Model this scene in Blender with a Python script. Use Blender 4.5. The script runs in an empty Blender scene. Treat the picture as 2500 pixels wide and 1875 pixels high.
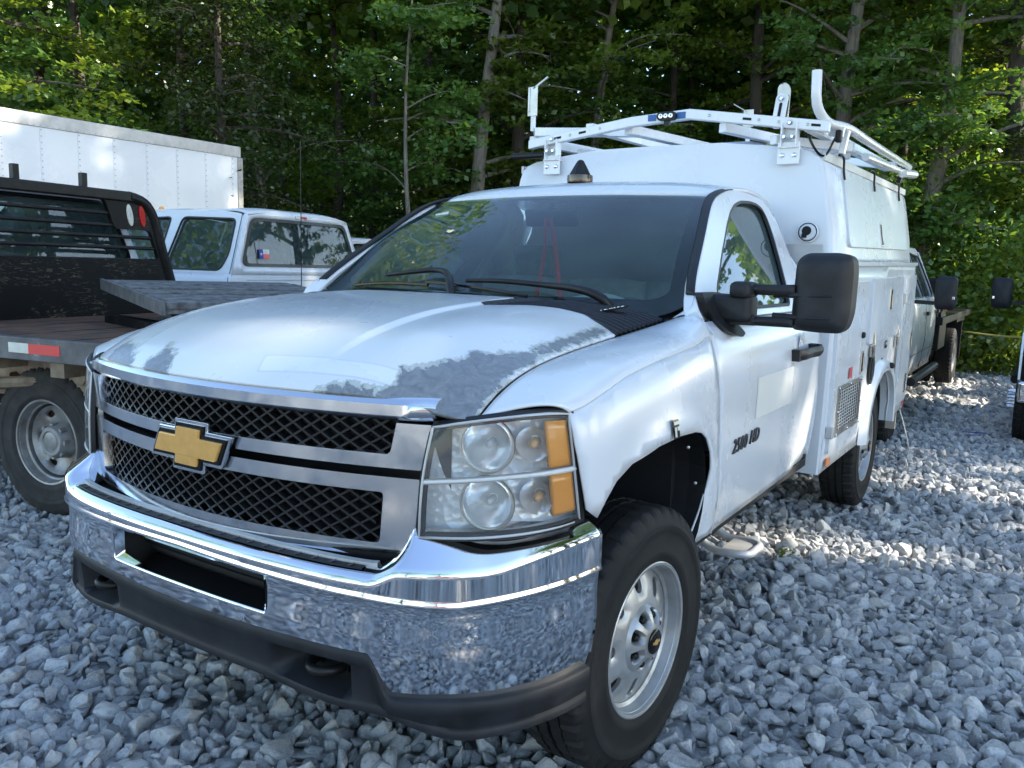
import bpy, bmesh, math, random
import numpy as np
from mathutils import Vector, Matrix, noise as mnoise
from mathutils.geometry import tessellate_polygon

SC = bpy.context.scene
COL = SC.collection
rnd = random.Random(7)
R_ = math.radians

# ------------------------------------------------------------------ camera
CAM_P = Vector((1.867, -2.258, 1.4767))
def _cam():
    yaw, pit, rol, f = -0.5708285, -0.1402916, 0.0279641, 2015.13
    F = Vector((math.sin(yaw)*math.cos(pit), math.cos(yaw)*math.cos(pit), math.sin(pit)))
    Rt = Vector((math.cos(yaw), -math.sin(yaw), 0)); U = Rt.cross(F)
    Rt, U = Rt*math.cos(rol)+U*math.sin(rol), U*math.cos(rol)-Rt*math.sin(rol)
    cd = bpy.data.cameras.new('camera'); cd.sensor_width = 36; cd.lens = f/2500*36
    cd.clip_start = 0.05; cd.clip_end = 600
    o = bpy.data.objects.new('camera', cd); COL.objects.link(o)
    m = Matrix((Rt, U, -F)).transposed().to_4x4(); m.translation = CAM_P
    o.matrix_world = m; SC.camera = o
    return F, Rt, U, f
CF, CR, CU, CFPX = _cam()
def cam_px(p):                       # where a world point falls in the 2500 px photograph (for picking the nearest stones)
    d = Vector(p)-CAM_P; z = d.dot(CF)
    return (1250+CFPX*d.dot(CR)/z, 937.5-CFPX*d.dot(CU)/z, z)

# ------------------------------------------------------------------ sky, sun, exposure
SUN_AZ, SUN_EL = R_(66), R_(34)      # azimuth clockwise from +Y
w = bpy.data.worlds.new('World'); SC.world = w; w.use_nodes = True
nt = w.node_tree; nt.nodes.clear()
sky = nt.nodes.new('ShaderNodeTexSky'); sky.sky_type = 'NISHITA'; sky.sun_disc = False
sky.sun_elevation = SUN_EL; sky.sun_rotation = SUN_AZ; sky.air_density = 1.0; sky.dust_density = 0.45; sky.ozone_density = 1.6
bgn = nt.nodes.new('ShaderNodeBackground'); bgn.inputs['Strength'].default_value = 0.15
won = nt.nodes.new('ShaderNodeOutputWorld')
nt.links.new(sky.outputs[0], bgn.inputs[0]); nt.links.new(bgn.outputs[0], won.inputs[0])
sd = bpy.data.lights.new('sun', 'SUN'); sd.energy = 4.8; sd.angle = R_(0.53); sd.color = (1.0, 0.93, 0.80)
so = bpy.data.objects.new('sun', sd); COL.objects.link(so)
SUN_DIR = Vector((math.sin(SUN_AZ)*math.cos(SUN_EL), math.cos(SUN_AZ)*math.cos(SUN_EL), math.sin(SUN_EL)))
so.rotation_euler = SUN_DIR.to_track_quat('Z', 'Y').to_euler()
vs = SC.view_settings; SC.display_settings.display_device = 'sRGB'
vs.view_transform = 'Standard'; vs.look = 'None'; vs.gamma = 1; vs.use_curve_mapping = False
vs.exposure = 1.84
SC.cycles.max_bounces = 10; SC.cycles.transparent_max_bounces = 24; SC.cycles.glossy_bounces = 5; SC.cycles.diffuse_bounces = 4
SC.cycles.sample_clamp_indirect = 8; SC.cycles.caustics_reflective = False; SC.cycles.caustics_refractive = False
SC.cycles.use_denoising = True

# ------------------------------------------------------------------ materials
MAT = {}
def nodes_of(name):
    m = bpy.data.materials.new(name); m.use_nodes = True
    n = m.node_tree.nodes; b = n['Principled BSDF']
    MAT[name] = m
    return m, n, m.node_tree.links, b
def noise_tex(n, l, scale, detail=4, rough=.55, vec=None, dist=0.0):
    t = n.new('ShaderNodeTexNoise'); t.inputs['Scale'].default_value = scale
    t.inputs['Detail'].default_value = detail; t.inputs['Roughness'].default_value = rough; t.inputs['Distortion'].default_value = dist
    if vec: l.new(vec, t.inputs['Vector'])
    return t
def ramp(n, l, src, p0, c0, p1, c1, extra=()):
    r = n.new('ShaderNodeValToRGB'); e = r.color_ramp.elements
    e[0].position = p0; e[0].color = (*c0, 1) if len(c0) == 3 else c0
    e[1].position = p1; e[1].color = (*c1, 1) if len(c1) == 3 else c1
    for p, c in extra:
        k = e.new(p); k.color = (*c, 1)
    l.new(src, r.inputs[0]); return r
def mapping(n, l, kind='Object', scale=(1,1,1)):
    c = n.new('ShaderNodeTexCoord'); mp = n.new('ShaderNodeMapping'); mp.inputs['Scale'].default_value = scale
    l.new(c.outputs[kind], mp.inputs['Vector']); return mp.outputs['Vector']
def mixc(n, l, fac, a, b, mode='MIX'):
    x = n.new('ShaderNodeMix'); x.data_type = 'RGBA'; x.blend_type = mode
    for s, v in ((x.inputs[0], fac), (x.inputs[6], a), (x.inputs[7], b)):
        if isinstance(v, bpy.types.NodeSocket): l.new(v, s)
        elif isinstance(v, (int, float)): s.default_value = v
        else: s.default_value = (*v, 1) if len(v) == 3 else v
    return x.outputs[2]
def mathn(n, l, op, a, b=None):
    x = n.new('ShaderNodeMath'); x.operation = op
    for s, v in ((x.inputs[0], a), (x.inputs[1], b)):
        if v is None: continue
        if isinstance(v, bpy.types.NodeSocket): l.new(v, s)
        else: s.default_value = v
    return x.outputs[0]
def bump(n, l, b, h, strength=.2, dist=.01):
    x = n.new('ShaderNodeBump'); x.inputs['Strength'].default_value = strength; x.inputs['Distance'].default_value = dist
    l.new(h, x.inputs['Height']); l.new(x.outputs[0], b.inputs['Normal']); return x
def simple(name, col, rough=.5, metal=0., coat=0., var=None, var_scale=8., bmp=None, rvar=None, stretch=(1,1,1), spec=None):
    m, n, l, b = nodes_of(name)
    b.inputs['Base Color'].default_value = (*col, 1); b.inputs['Roughness'].default_value = rough
    b.inputs['Metallic'].default_value = metal; b.inputs['Coat Weight'].default_value = coat; b.inputs['Coat Roughness'].default_value = .04
    if spec is not None: b.inputs['Specular IOR Level'].default_value = spec
    vec = mapping(n, l, 'Object', stretch)
    if var is not None:
        t = noise_tex(n, l, var_scale, 6, .6, vec)
        r = ramp(n, l, t.outputs[0], .35, col, .68, var); l.new(r.outputs[0], b.inputs['Base Color'])
    if rvar is not None:
        t = noise_tex(n, l, var_scale*1.7, 5, .6, vec)
        r = ramp(n, l, t.outputs[0], .3, (rvar[0],)*3, .7, (rvar[1],)*3); l.new(r.outputs[0], b.inputs['Roughness'])
    if bmp is not None:
        t = noise_tex(n, l, bmp[0], 4, .6, vec); bump(n, l, b, t.outputs[0], bmp[1], bmp[2] if len(bmp) > 2 else .005)
    return m

def white_paint(name, col=(.70,.715,.74), grime=(.50,.47,.42), amount=.58, sdf=False, coat=.6):
    """car enamel with a clear coat: rain streaks and specks of grime, and (hood) primer where the paint peeled"""
    m, n, l, b = nodes_of(name)
    b.inputs['Roughness'].default_value = .32; b.inputs['Coat Weight'].default_value = coat; b.inputs['Coat Roughness'].default_value = .11
    v = mapping(n, l, 'Object'); vs_ = mapping(n, l, 'Object', (9, 9, .7))
    big = noise_tex(n, l, 1.7, 5, .6, v); st = noise_tex(n, l, 3.0, 5, .65, vs_); fine = noise_tex(n, l, 260, 2, .5, v)
    base = mixc(n, l, ramp(n, l, big.outputs[0], .4, (0,0,0), .8, (1,1,1)).outputs[0], col, tuple(c*.975 for c in col))
    f1 = ramp(n, l, st.outputs[0], amount, (0,0,0), amount+.30, (.10,.10,.10)).outputs[0]
    base = mixc(n, l, f1, base, grime)
    f2 = ramp(n, l, fine.outputs[0], .72, (0,0,0), .80, (.10,.10,.10)).outputs[0]
    sp = mathn(n, l, 'MULTIPLY', f2, ramp(n, l, big.outputs[0], .45, (0,0,0), .75, (1,1,1)).outputs[0])

    wob = noise_tex(n, l, 6.0, 2, .5, v); bump(n, l, b, wob.outputs[0], .012, .003)
    rr = ramp(n, l, big.outputs[0], .4, (.25,)*3, .8, (.36,)*3); l.new(rr.outputs[0], b.inputs['Roughness'])
    if sdf:
        a = n.new('ShaderNodeAttribute'); a.attribute_name = 'peel'
        n1 = noise_tex(n, l, 42, 8, .68, v); n2 = noise_tex(n, l, 9, 3, .5, v)
        d = mathn(n, l, 'ADD', a.outputs['Fac'], mathn(n, l, 'MULTIPLY', mathn(n, l, 'SUBTRACT', n1.outputs[0], .5), .085))
        d = mathn(n, l, 'ADD', d, mathn(n, l, 'MULTIPLY', mathn(n, l, 'SUBTRACT', n2.outputs[0], .5), .035))
        e1 = ramp(n, l, mathn(n, l, 'ADD', d, .5), .5, (0,0,0), .502, (1,1,1)).outputs[0]
        e2 = ramp(n, l, mathn(n, l, 'ADD', d, .5), .512, (0,0,0), .514, (1,1,1)).outputs[0]
        pn = noise_tex(n, l, 22, 6, .7, v, 1.5)
        prim = ramp(n, l, pn.outputs[0], .34, (.15,.162,.175), .7, (.265,.28,.29)).outputs[0]
        base = mixc(n, l, e1, base, (.46,.48,.44)); base = mixc(n, l, e2, base, prim)
        # old dull stripe of lifted decal film
        a2 = n.new('ShaderNodeAttribute'); a2.attribute_name = 'tape'
        tf = ramp(n, l, mathn(n, l, 'ADD', a2.outputs['Fac'], .5), .5, (0,0,0), .503, (1,1,1)).outputs[0]
        edge = ramp(n, l, mathn(n, l, 'ADD', a2.outputs['Fac'], .5), .497, (0,0,0), .503, (0,0,0), ((.5,(1,1,1)),)).outputs[0]
        inv = mathn(n, l, 'SUBTRACT', 1.0, e1)
        base = mixc(n, l, mathn(n, l, 'MULTIPLY', tf, inv), base, (.755,.765,.78))
        base = mixc(n, l, mathn(n, l, 'MULTIPLY', mathn(n, l, 'MULTIPLY', edge, inv), .5), base, (.5,.5,.5))
        # wet specks and bird-lime flecks on the top
        fl = noise_tex(n, l, 75, 3, .6, mapping(n, l, 'Object', (1, .35, 1)))
        ff = ramp(n, l, fl.outputs[0], .69, (0,0,0), .72, (.45,.45,.45)).outputs[0]
        base = mixc(n, l, mathn(n, l, 'MULTIPLY', ff, inv), base, (.93,.93,.93))
        cw = mathn(n, l, 'MULTIPLY', inv, .6); l.new(cw, b.inputs['Coat Weight'])
    l.new(base, b.inputs['Base Color']); return m

def glass_mat(name, tint=(.55,.72,.70), gloss=.05, haze=0.0, streak=False, hcol=(.42,.62,.62), ior=1.52):
    """thin sheet glass: tinted see-through with a fresnel mirror, dried rain streaks as faint dust"""
    m = bpy.data.materials.new(name); m.use_nodes = True; MAT[name] = m
    n = m.node_tree.nodes; l = m.node_tree.links; n.clear()
    out = n.new('ShaderNodeOutputMaterial'); tr = n.new('ShaderNodeBsdfTransparent'); tr.inputs[0].default_value = (*tint, 1)
    gl = n.new('ShaderNodeBsdfGlossy'); gl.inputs['Roughness'].default_value = gloss; gl.inputs[0].default_value = (1,1,1,1)
    fr = n.new('ShaderNodeFresnel'); fr.inputs[0].default_value = ior
    mx = n.new('ShaderNodeMixShader'); l.new(fr.outputs[0], mx.inputs[0]); l.new(tr.outputs[0], mx.inputs[1]); l.new(gl.outputs[0], mx.inputs[2])
    last = mx.outputs[0]
    if haze:
        df = n.new('ShaderNodeBsdfDiffuse'); df.inputs[0].default_value = (*hcol, 1)
        v = mapping(n, l, 'Object', (14, 14, 1.0) if streak else (1.5,1.5,1.5))
        t = noise_tex(n, l, 5.0 if streak else 2.0, 6, .7, v)
        r = ramp(n, l, t.outputs[0], .38, (haze*.35,)*3, .75, (haze,)*3)
        m2 = n.new('ShaderNodeMixShader'); l.new(r.outputs[0], m2.inputs[0]); l.new(last, m2.inputs[1]); l.new(df.outputs[0], m2.inputs[2]); last = m2.outputs[0]
    l.new(last, out.inputs[0]); return m

PAINT = white_paint('white_enamel')
HOODP = white_paint('peeling_white_enamel', sdf=True)
BODYP = white_paint('white_gelcoat', col=(.70,.715,.735), amount=.56, coat=.35)
FORDP = white_paint('white_fleet_paint', col=(.74,.755,.77), amount=.54, coat=.35)
DIRTYP = white_paint('dirty_white_enamel', grime=(.42,.39,.33), amount=.46)
BOXP = white_paint('white_box_panel', col=(.76,.77,.78), grime=(.55,.55,.53), amount=.56)
CHROME = simple('chrome', (.83,.84,.86), .03, 1.0, rvar=(.02,.11), var_scale=9, bmp=(5, .012, .003))
CHROME2 = simple('dull_chrome', (.72,.73,.75), .14, 1.0, rvar=(.07,.26), var_scale=9, bmp=(20, .03, .002))
STEEL = simple('stainless', (.52,.51,.48), .32, 1.0, var=(.38,.36,.33), var_scale=12)
ALU = simple('aluminium', (.55,.55,.55), .42, .35, var=(.42,.42,.41), var_scale=6)
SILVER = simple('silver_wheel_paint', (.47,.48,.49), .38, .55, .3, var=(.33,.32,.30), var_scale=10)
BLACKP = simple('black_plastic', (.009,.0092,.010), .46, spec=.35, var=(.015,.0155,.017), var_scale=14, bmp=(220,.10,.001))
BLACKR = simple('rough_black_plastic', (.009,.0095,.011), .55, spec=.35, var=(.020,.021,.025), var_scale=11, bmp=(160,.18,.0015))
GLOSSB = simple('gloss_black', (.006,.006,.0065), .16, spec=.35)
DARK = simple('dark_void', (.006,.006,.007), .8)
RUBBER = simple('tyre_rubber', (.0085,.0085,.009), .68, var=(.017,.0168,.0165), var_scale=7, bmp=(90,.12,.002), spec=.28)
DUSTRUB = simple('dusty_tread_rubber', (.013,.0125,.012), .8, var=(.040,.037,.034), var_scale=9, bmp=(70,.25,.003))
GOLD = simple('gold_emblem', (.78,.43,.12), .36, .45, .3, var=(.68,.37,.10), var_scale=40, bmp=(300,.08,.0005))
AMBER = simple('amber_plastic', (.90,.34,.012), .18, coat=.5)
REDP = simple('red_plastic', (.50,.006,.006), .38, spec=.3)
ORANGE = simple('orange_reflector', (.75,.20,.02), .3)
def _facet():
    m, n, l, b = nodes_of('faceted_reflector'); v = mapping(n, l, 'Object', (1,1,1)); vo = n.new('ShaderNodeTexVoronoi'); vo.inputs['Scale'].default_value = 46; l.new(v, vo.inputs['Vector'])
    b.inputs['Base Color'].default_value = (.93,.94,.95,1); b.inputs['Metallic'].default_value = .08; b.inputs['Roughness'].default_value = .14; bump(n, l, b, vo.outputs['Distance'], .55, .010); return m
FACET = _facet()
REFLEC = simple('silver_reflector', (.93,.94,.95), .12, .55, bmp=(26,.30,.006))
PALEP = simple('pale_plastic', (.62,.62,.60), .35)
SEATF = simple('grey_seat_cloth', (.24,.24,.23), .9, var=(.30,.30,.29), var_scale=20, bmp=(150,.2,.002))
DASH = simple('dash_vinyl', (.46,.48,.45), .7, var=(.52,.54,.51), var_scale=5)
RUST = simple('rusty_steel', (.050,.034,.026), .78, var=(.17,.075,.035), var_scale=7, bmp=(40,.3,.003))
BLKSTEEL = simple('scuffed_black_steel', (.006,.006,.0065), .42, spec=.3, var=(.016,.0145,.013), var_scale=16, bmp=(60,.15,.002))
SKYLIGHT = simple('skylight_plastic', (.34,.37,.42), .35, coat=.3)
REDTAPE = simple('red_tape', (.68,.045,.04), .35, coat=.2)
WHTTAPE = simple('white_tape', (.70,.69,.62), .4, var=(.56,.55,.47), var_scale=20)
BLUEP = simple('blue_print', (.03,.12,.32), .4)
TXB = simple('flag_blue', (.02,.03,.28), .45)
REDCORD = simple('red_cord', (.62,.05,.04), .7)
GHOST = simple('decal_ghost', (.80,.785,.735), .40, coat=.25, var=(.76,.75,.71), var_scale=6)
WSGLASS = glass_mat('windshield_glass', (.74,.90,.86), .02, .06, False, (.42,.62,.60), 1.40)
SIDEGL = glass_mat('side_glass', (.40,.54,.50), .015, .13, True)
DARKGL = glass_mat('dark_glass', (.30,.40,.40), .015, .10, True)
LENS = glass_mat('lamp_lens', (.97,.98,.98), .03, .10, False, (.88,.89,.90), 1.38)
CREAMP = simple('tan_frame_paint', (.40,.32,.22), .7, var=(.16,.11,.075), var_scale=6, bmp=(30,.2,.003))
REDCAR = simple('red_car_paint', (.55,.02,.02), .3, coat=.8)

# ------------------------------------------------------------------ mesh helpers
def spl(xs, ys):
    """natural cubic spline through points"""
    xs = np.asarray(xs, float); ys = np.asarray(ys, float); n = len(xs); h = np.diff(xs)
    A = np.eye(n); r = np.zeros(n)
    for i in range(1, n-1):
        A[i, i-1:i+2] = h[i-1], 2*(h[i-1]+h[i]), h[i]; r[i] = 6*((ys[i+1]-ys[i])/h[i]-(ys[i]-ys[i-1])/h[i-1])
    m = np.linalg.solve(A, r)
    def f(x):
        x = np.clip(np.asarray(x, float), xs[0], xs[-1]); i = np.clip(np.searchsorted(xs, x)-1, 0, n-2)
        a = xs[i+1]-x; b = x-xs[i]; hh = h[i]
        return m[i]*a**3/(6*hh)+m[i+1]*b**3/(6*hh)+(ys[i]/hh-m[i]*hh/6)*a+(ys[i+1]/hh-m[i+1]*hh/6)*b
    return f
def curve(pts, n):
    """smooth curve through 3-D points, n samples at even arc length"""
    P = np.asarray(pts, float)
    if len(P) == 2: return P[0]+(P[1]-P[0])*np.linspace(0, 1, n)[:, None]
    d = np.concatenate([[0], np.cumsum(np.linalg.norm(np.diff(P, axis=0), axis=1)+1e-9)])
    fs = [spl(d, P[:, k]) for k in range(P.shape[1])]
    t = np.linspace(0, d[-1], n); Q = np.stack([f(t) for f in fs], 1)
    s = np.concatenate([[0], np.cumsum(np.linalg.norm(np.diff(Q, axis=0), axis=1))])
    return np.stack([np.interp(np.linspace(0, s[-1], n), s, Q[:, k]) for k in range(P.shape[1])], 1)
def smooth01(t):
    t = np.clip(t, 0, 1); return t*t*(3-2*t)

class MB:
    def __init__(s): s.v = []; s.f = []
    def grid(s, G, close_u=False, close_v=False, flip=False):
        G = np.asarray(G, float); nu, nv = G.shape[:2]; o = len(s.v); s.v += [tuple(p) for p in G.reshape(-1, 3)]
        for i in range(nu if close_u else nu-1):
            for j in range(nv if close_v else nv-1):
                a = o+i*nv+j; b = o+i*nv+(j+1) % nv; c = o+((i+1) % nu)*nv+(j+1) % nv; d = o+((i+1) % nu)*nv+j
                s.f.append((a, d, c, b) if flip else (a, b, c, d))
        return s
    def loft(s, curves, nu=40, nv=24, flip=False):
        C_ = np.stack([curve(c, nu) for c in curves])           # k, nu, 3
        G = np.stack([curve(C_[:, i], nv) if len(curves) > 2 else curve(C_[:, i], nv) for i in range(nu)])
        return s.grid(G, flip=flip)
    def box(s, x0, x1, y0, y1, z0, z1):
        o = len(s.v); s.v += [(x, y, z) for z in (z0, z1) for y in (y0, y1) for x in (x0, x1)]
        s.f += [tuple(o+i for i in q) for q in ((0,2,3,1),(4,5,7,6),(0,1,5,4),(2,6,7,3),(0,4,6,2),(1,3,7,5))]; return s
    def obox(s, c, ax, ay, az):
        """box from a centre and three half-axis vectors"""
        c, ax, ay, az = (np.asarray(k, float) for k in (c, ax, ay, az)); o = len(s.v)
        s.v += [tuple(c+ax*i+ay*j+az*k) for k in (-1, 1) for j in (-1, 1) for i in (-1, 1)]
        s.f += [tuple(o+i for i in q) for q in ((0,2,3,1),(4,5,7,6),(0,1,5,4),(2,6,7,3),(0,4,6,2),(1,3,7,5))]; return s
    def beam(s, a, b, wd, ht, up=(0,0,1)):
        a = np.asarray(a, float); b = np.asarray(b, float); d = b-a; L = np.linalg.norm(d); d = d/L; up = np.asarray(up, float)
        sd_ = np.cross(d, up); sd_ /= np.linalg.norm(sd_); u = np.cross(sd_, d)
        return s.obox((a+b)/2, d*L/2, sd_*wd/2, u*ht/2)
    def tube(s, pts, r, seg=12, smooth_path=0, caps=True, rs=None):
        P = curve(pts, smooth_path) if smooth_path else np.asarray(pts, float)
        n = len(P); T = np.gradient(P, axis=0); T /= np.linalg.norm(T, axis=1)[:, None]+1e-12
        ref = np.array([0, 0, 1.]) if abs(T[0][2]) < .9 else np.array([1., 0, 0]); N = ref-T[0]*ref.dot(T[0]); N /= np.linalg.norm(N)
        o = len(s.v); ang = np.linspace(0, 2*math.pi, seg, endpoint=False)
        for i in range(n):
            N = N-T[i]*N.dot(T[i]); N /= np.linalg.norm(N); B = np.cross(T[i], N); ri = rs[i] if rs is not None else r
            s.v += [tuple(P[i]+ri*(math.cos(a)*N+math.sin(a)*B)) for a in ang]
        for i in range(n-1):
            for j in range(seg):
                a = o+i*seg+j; b = o+i*seg+(j+1) % seg; s.f.append((a, b, b+seg, a+seg))
        if caps: s.f.append(tuple(o+j for j in range(seg))[::-1]); s.f.append(tuple(o+(n-1)*seg+j for j in range(seg)))
        return s
    def lathe(s, prof, seg=48, axis='x', c=(0,0,0), caps=False, wob=None):
        """prof: (along, radius) pairs"""
        o = len(s.v); n = len(prof)
        for k in range(seg):
            a = 2*math.pi*k/seg; ca, sa = math.cos(a), math.sin(a)
            for i, (t, r) in enumerate(prof):
                if wob: r = wob(k, i, r)
                p = {'x': (t, r*ca, r*sa), 'y': (r*ca, t, r*sa), 'z': (r*ca, r*sa, t)}[axis]
                s.v.append((p[0]+c[0], p[1]+c[1], p[2]+c[2]))
        for k in range(seg):
            for i in range(n-1):
                a = o+k*n+i; b = o+((k+1) % seg)*n+i; s.f.append((a, a+1, b+1, b))
        if caps: s.f.append(tuple(o+k*n for k in range(seg))); s.f.append(tuple(o+k*n+n-1 for k in range(seg))[::-1])
        return s
    def poly(s, loops, fn):
        """flat polygon with holes: loops of 2-D points, fn maps (a, b) to 3-D"""
        o = len(s.v); flat = [p for lp in loops for p in lp]; s.v += [tuple(fn(*p)) for p in flat]
        for t in tessellate_polygon([[Vector((p[0], p[1], 0)) for p in lp] for lp in loops]): s.f.append(tuple(o+i for i in t))
        return s
    def prism(s, loop, fn, d):
        """extruded polygon: fn(a, b, depth) to 3-D"""
        o = len(s.v); n = len(loop); s.v += [tuple(fn(a, b, 0)) for a, b in loop]+[tuple(fn(a, b, d)) for a, b in loop]
        for t in tessellate_polygon([[Vector((p[0], p[1], 0)) for p in loop]]):
            s.f.append(tuple(o+i for i in t)); s.f.append(tuple(o+n+i for i in t[::-1]))
        for i in range(n): s.f.append((o+i, o+(i+1) % n, o+n+(i+1) % n, o+n+i))
        return s
    def mirror(s):
        m = MB(); m.v = [(-x, y, z) for x, y, z in s.v]; m.f = [f[::-1] for f in s.f]; return m
    def move(s, d): s.v = [(x+d[0], y+d[1], z+d[2]) for x, y, z in s.v]; return s
    def tf(s, M): s.v = [tuple(M @ Vector(p)) for p in s.v]; return s
    def mesh(s, name, smooth=35):
        me = bpy.data.meshes.new(name); me.from_pydata(s.v, [], s.f); me.update()
        if smooth:
            me.polygons.foreach_set('use_smooth', [True]*len(me.polygons)); me.set_sharp_from_angle(angle=R_(smooth))
        return me
    def build(s, name, mat, parent=None, smooth=35, bevel=0, solid=0, seg=2, fixn=True):
        me = s.mesh(name, 0)
        if fixn:
            bm = bmesh.new(); bm.from_mesh(me); bmesh.ops.recalc_face_normals(bm, faces=bm.faces); bm.to_mesh(me); bm.free()
        if smooth:
            me.polygons.foreach_set('use_smooth', [True]*len(me.polygons)); me.set_sharp_from_angle(angle=R_(smooth))
        me.materials.append(mat); o = bpy.data.objects.new(name, me); COL.objects.link(o)
        if parent is not None: o.parent = parent
        if solid:
            md = o.modifiers.new('thickness', 'SOLIDIFY'); md.thickness = abs(solid); md.offset = -1 if solid > 0 else 1; md.use_even_offset = False
        if bevel:
            md = o.modifiers.new('edge', 'BEVEL'); md.width = bevel; md.segments = seg; md.limit_method = 'ANGLE'; md.angle_limit = R_(35); md.harden_normals = True
        return o
def tag(o, label=None, cat=None, group=None, kind=None):
    if label: o['label'] = label
    if cat: o['category'] = cat
    if group: o['group'] = group
    if kind: o['kind'] = kind
    return o
def thing(name, label, cat, loc=(0,0,0), rotz=0, group=None):
    o = bpy.data.objects.new(name, None); COL.objects.link(o); o.empty_display_size = .2
    o.location = loc; o.rotation_euler = (0, 0, rotz); return tag(o, label, cat, group)
def rrect(a0, a1, b0, b1, r, n=5):
    """rounded rectangle loop"""
    out = []
    for cx, cy, s in ((a1-r, b1-r, 0), (a0+r, b1-r, 90), (a0+r, b0+r, 180), (a1-r, b0+r, 270)):
        for k in range(n+1):
            t = R_(s+90*k/n); out.append((cx+r*math.cos(t), cy+r*math.sin(t)))
    return out
def rpoly(pts, r, n=4):
    """polygon with rounded corners"""
    out = []; N = len(pts); rr = r if isinstance(r, (list, tuple)) else [r]*N
    for i in range(N):
        p = Vector(pts[i]); a = (Vector(pts[i-1])-p); b = (Vector(pts[(i+1) % N])-p)
        k = min(rr[i], a.length*.49, b.length*.49)
        if k <= 0: out.append(tuple(p)); continue
        p0 = p+a.normalized()*k; p1 = p+b.normalized()*k
        for j in range(n+1):
            t = j/n; q = p0*(1-t)**2+p*2*t*(1-t)+p1*t*t; out.append(tuple(q))
    return out
def text_mesh(body, size, extrude, shear=0.0, bold=0.0):
    cu = bpy.data.curves.new('txt', 'FONT'); cu.body = body; cu.size = size; cu.extrude = extrude; cu.shear = shear; cu.offset = bold
    cu.space_character = 1.08; cu.align_x = 'CENTER'; cu.align_y = 'CENTER'; cu.resolution_u = 3
    o = bpy.data.objects.new('txt', cu); COL.objects.link(o)
    dg = bpy.context.evaluated_depsgraph_get(); me = bpy.data.meshes.new_from_object(o.evaluated_get(dg))
    bpy.data.objects.remove(o); return me
def put_text(name, body, size, ext, mat, parent, M, shear=0., bold=0.):
    me = text_mesh(body, size, ext, shear, bold); me.name = name; me.transform(M); me.materials.clear(); me.materials.append(mat)
    o = bpy.data.objects.new(name, me); COL.objects.link(o); o.parent = parent; return o
def bolt(mb, c, n, r=.009, h=.006, seg=8):
    n = Vector(n).normalized(); q = n.to_track_quat('Z', 'Y').to_matrix().to_4x4(); q.translation = Vector(c)
    t = MB().lathe([(0, r), (h*.6, r), (h, r*.6)], seg, 'z'); t.f.append(tuple(3*k+2 for k in range(seg))); t.tf(q)
    o = len(mb.v); mb.v += t.v; mb.f += [tuple(i+o for i in f) for f in t.f]; return mb
from mathutils.geometry import delaunay_2d_cdt
def _inside(P, loop):
    x, y = P[:, 0], P[:, 1]; c = np.zeros(len(P), bool); L = np.asarray(loop); n = len(L)
    for i in range(n):
        (x0, y0), (x1, y1) = L[i-1], L[i]
        hit = ((y0 > y) != (y1 > y)) & (x < (x1-x0)*(y-y0)/((y1-y0) if y1 != y0 else 1e-12)+x0); c ^= hit
    return c
def _dist(P, loop):
    d = np.full(len(P), 9.); L = np.asarray(loop, float)
    for i in range(len(L)):
        a, b = L[i-1], L[i]; ab = b-a; t = np.clip(((P-a)@ab)/(ab@ab+1e-12), 0, 1); d = np.minimum(d, np.linalg.norm(P-(a+t[:, None]*ab), axis=1))
    return d
def sdf(P, loop): return np.where(_inside(P, loop), 1, -1)*_dist(P, loop)
def _dense(loop, h):
    out = []
    for i in range(len(loop)):
        a = np.asarray(loop[i], float); b = np.asarray(loop[(i+1) % len(loop)], float); k = max(1, int(np.linalg.norm(b-a)/h))
        out += [tuple(a+(b-a)*j/k) for j in range(k)]
    return out
def fill(mb, loops, h, fn):
    """sheet bounded by loops (first the outline, then holes) with inner points every h, bent by fn(a, b)"""
    loops = [_dense(l, h) for l in loops]; O = np.asarray(loops[0]); lo, hi = O.min(0), O.max(0)
    g = np.stack(np.meshgrid(np.arange(lo[0], hi[0], h), np.arange(lo[1], hi[1], h)), -1).reshape(-1, 2)
    k = _inside(g, loops[0]) & (_dist(g, loops[0]) > h*.5)
    for l in loops[1:]: k &= ~_inside(g, l) & (_dist(g, l) > h*.5)
    g = g[k]; vs_ = []; es = []
    for l in loops:
        o = len(vs_); vs_ += [Vector(p) for p in l]; es += [(o+i, o+(i+1) % len(l)) for i in range(len(l))]
    vs_ += [Vector(p) for p in g]
    V, _, F, *_r = delaunay_2d_cdt(vs_, es, [], 1, 1e-6)
    cen = np.array([[sum(V[i].x for i in f)/len(f), sum(V[i].y for i in f)/len(f)] for f in F]); ok = _inside(cen, loops[0])
    for l in loops[1:]: ok &= ~_inside(cen, l)
    F = [f for f, k in zip(F, ok) if k]
    o = len(mb.v); mb.v += [tuple(float(q) for q in fn(p.x, p.y)) for p in V]; mb.f += [tuple(o+i for i in f) for f in F]; return mb
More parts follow.
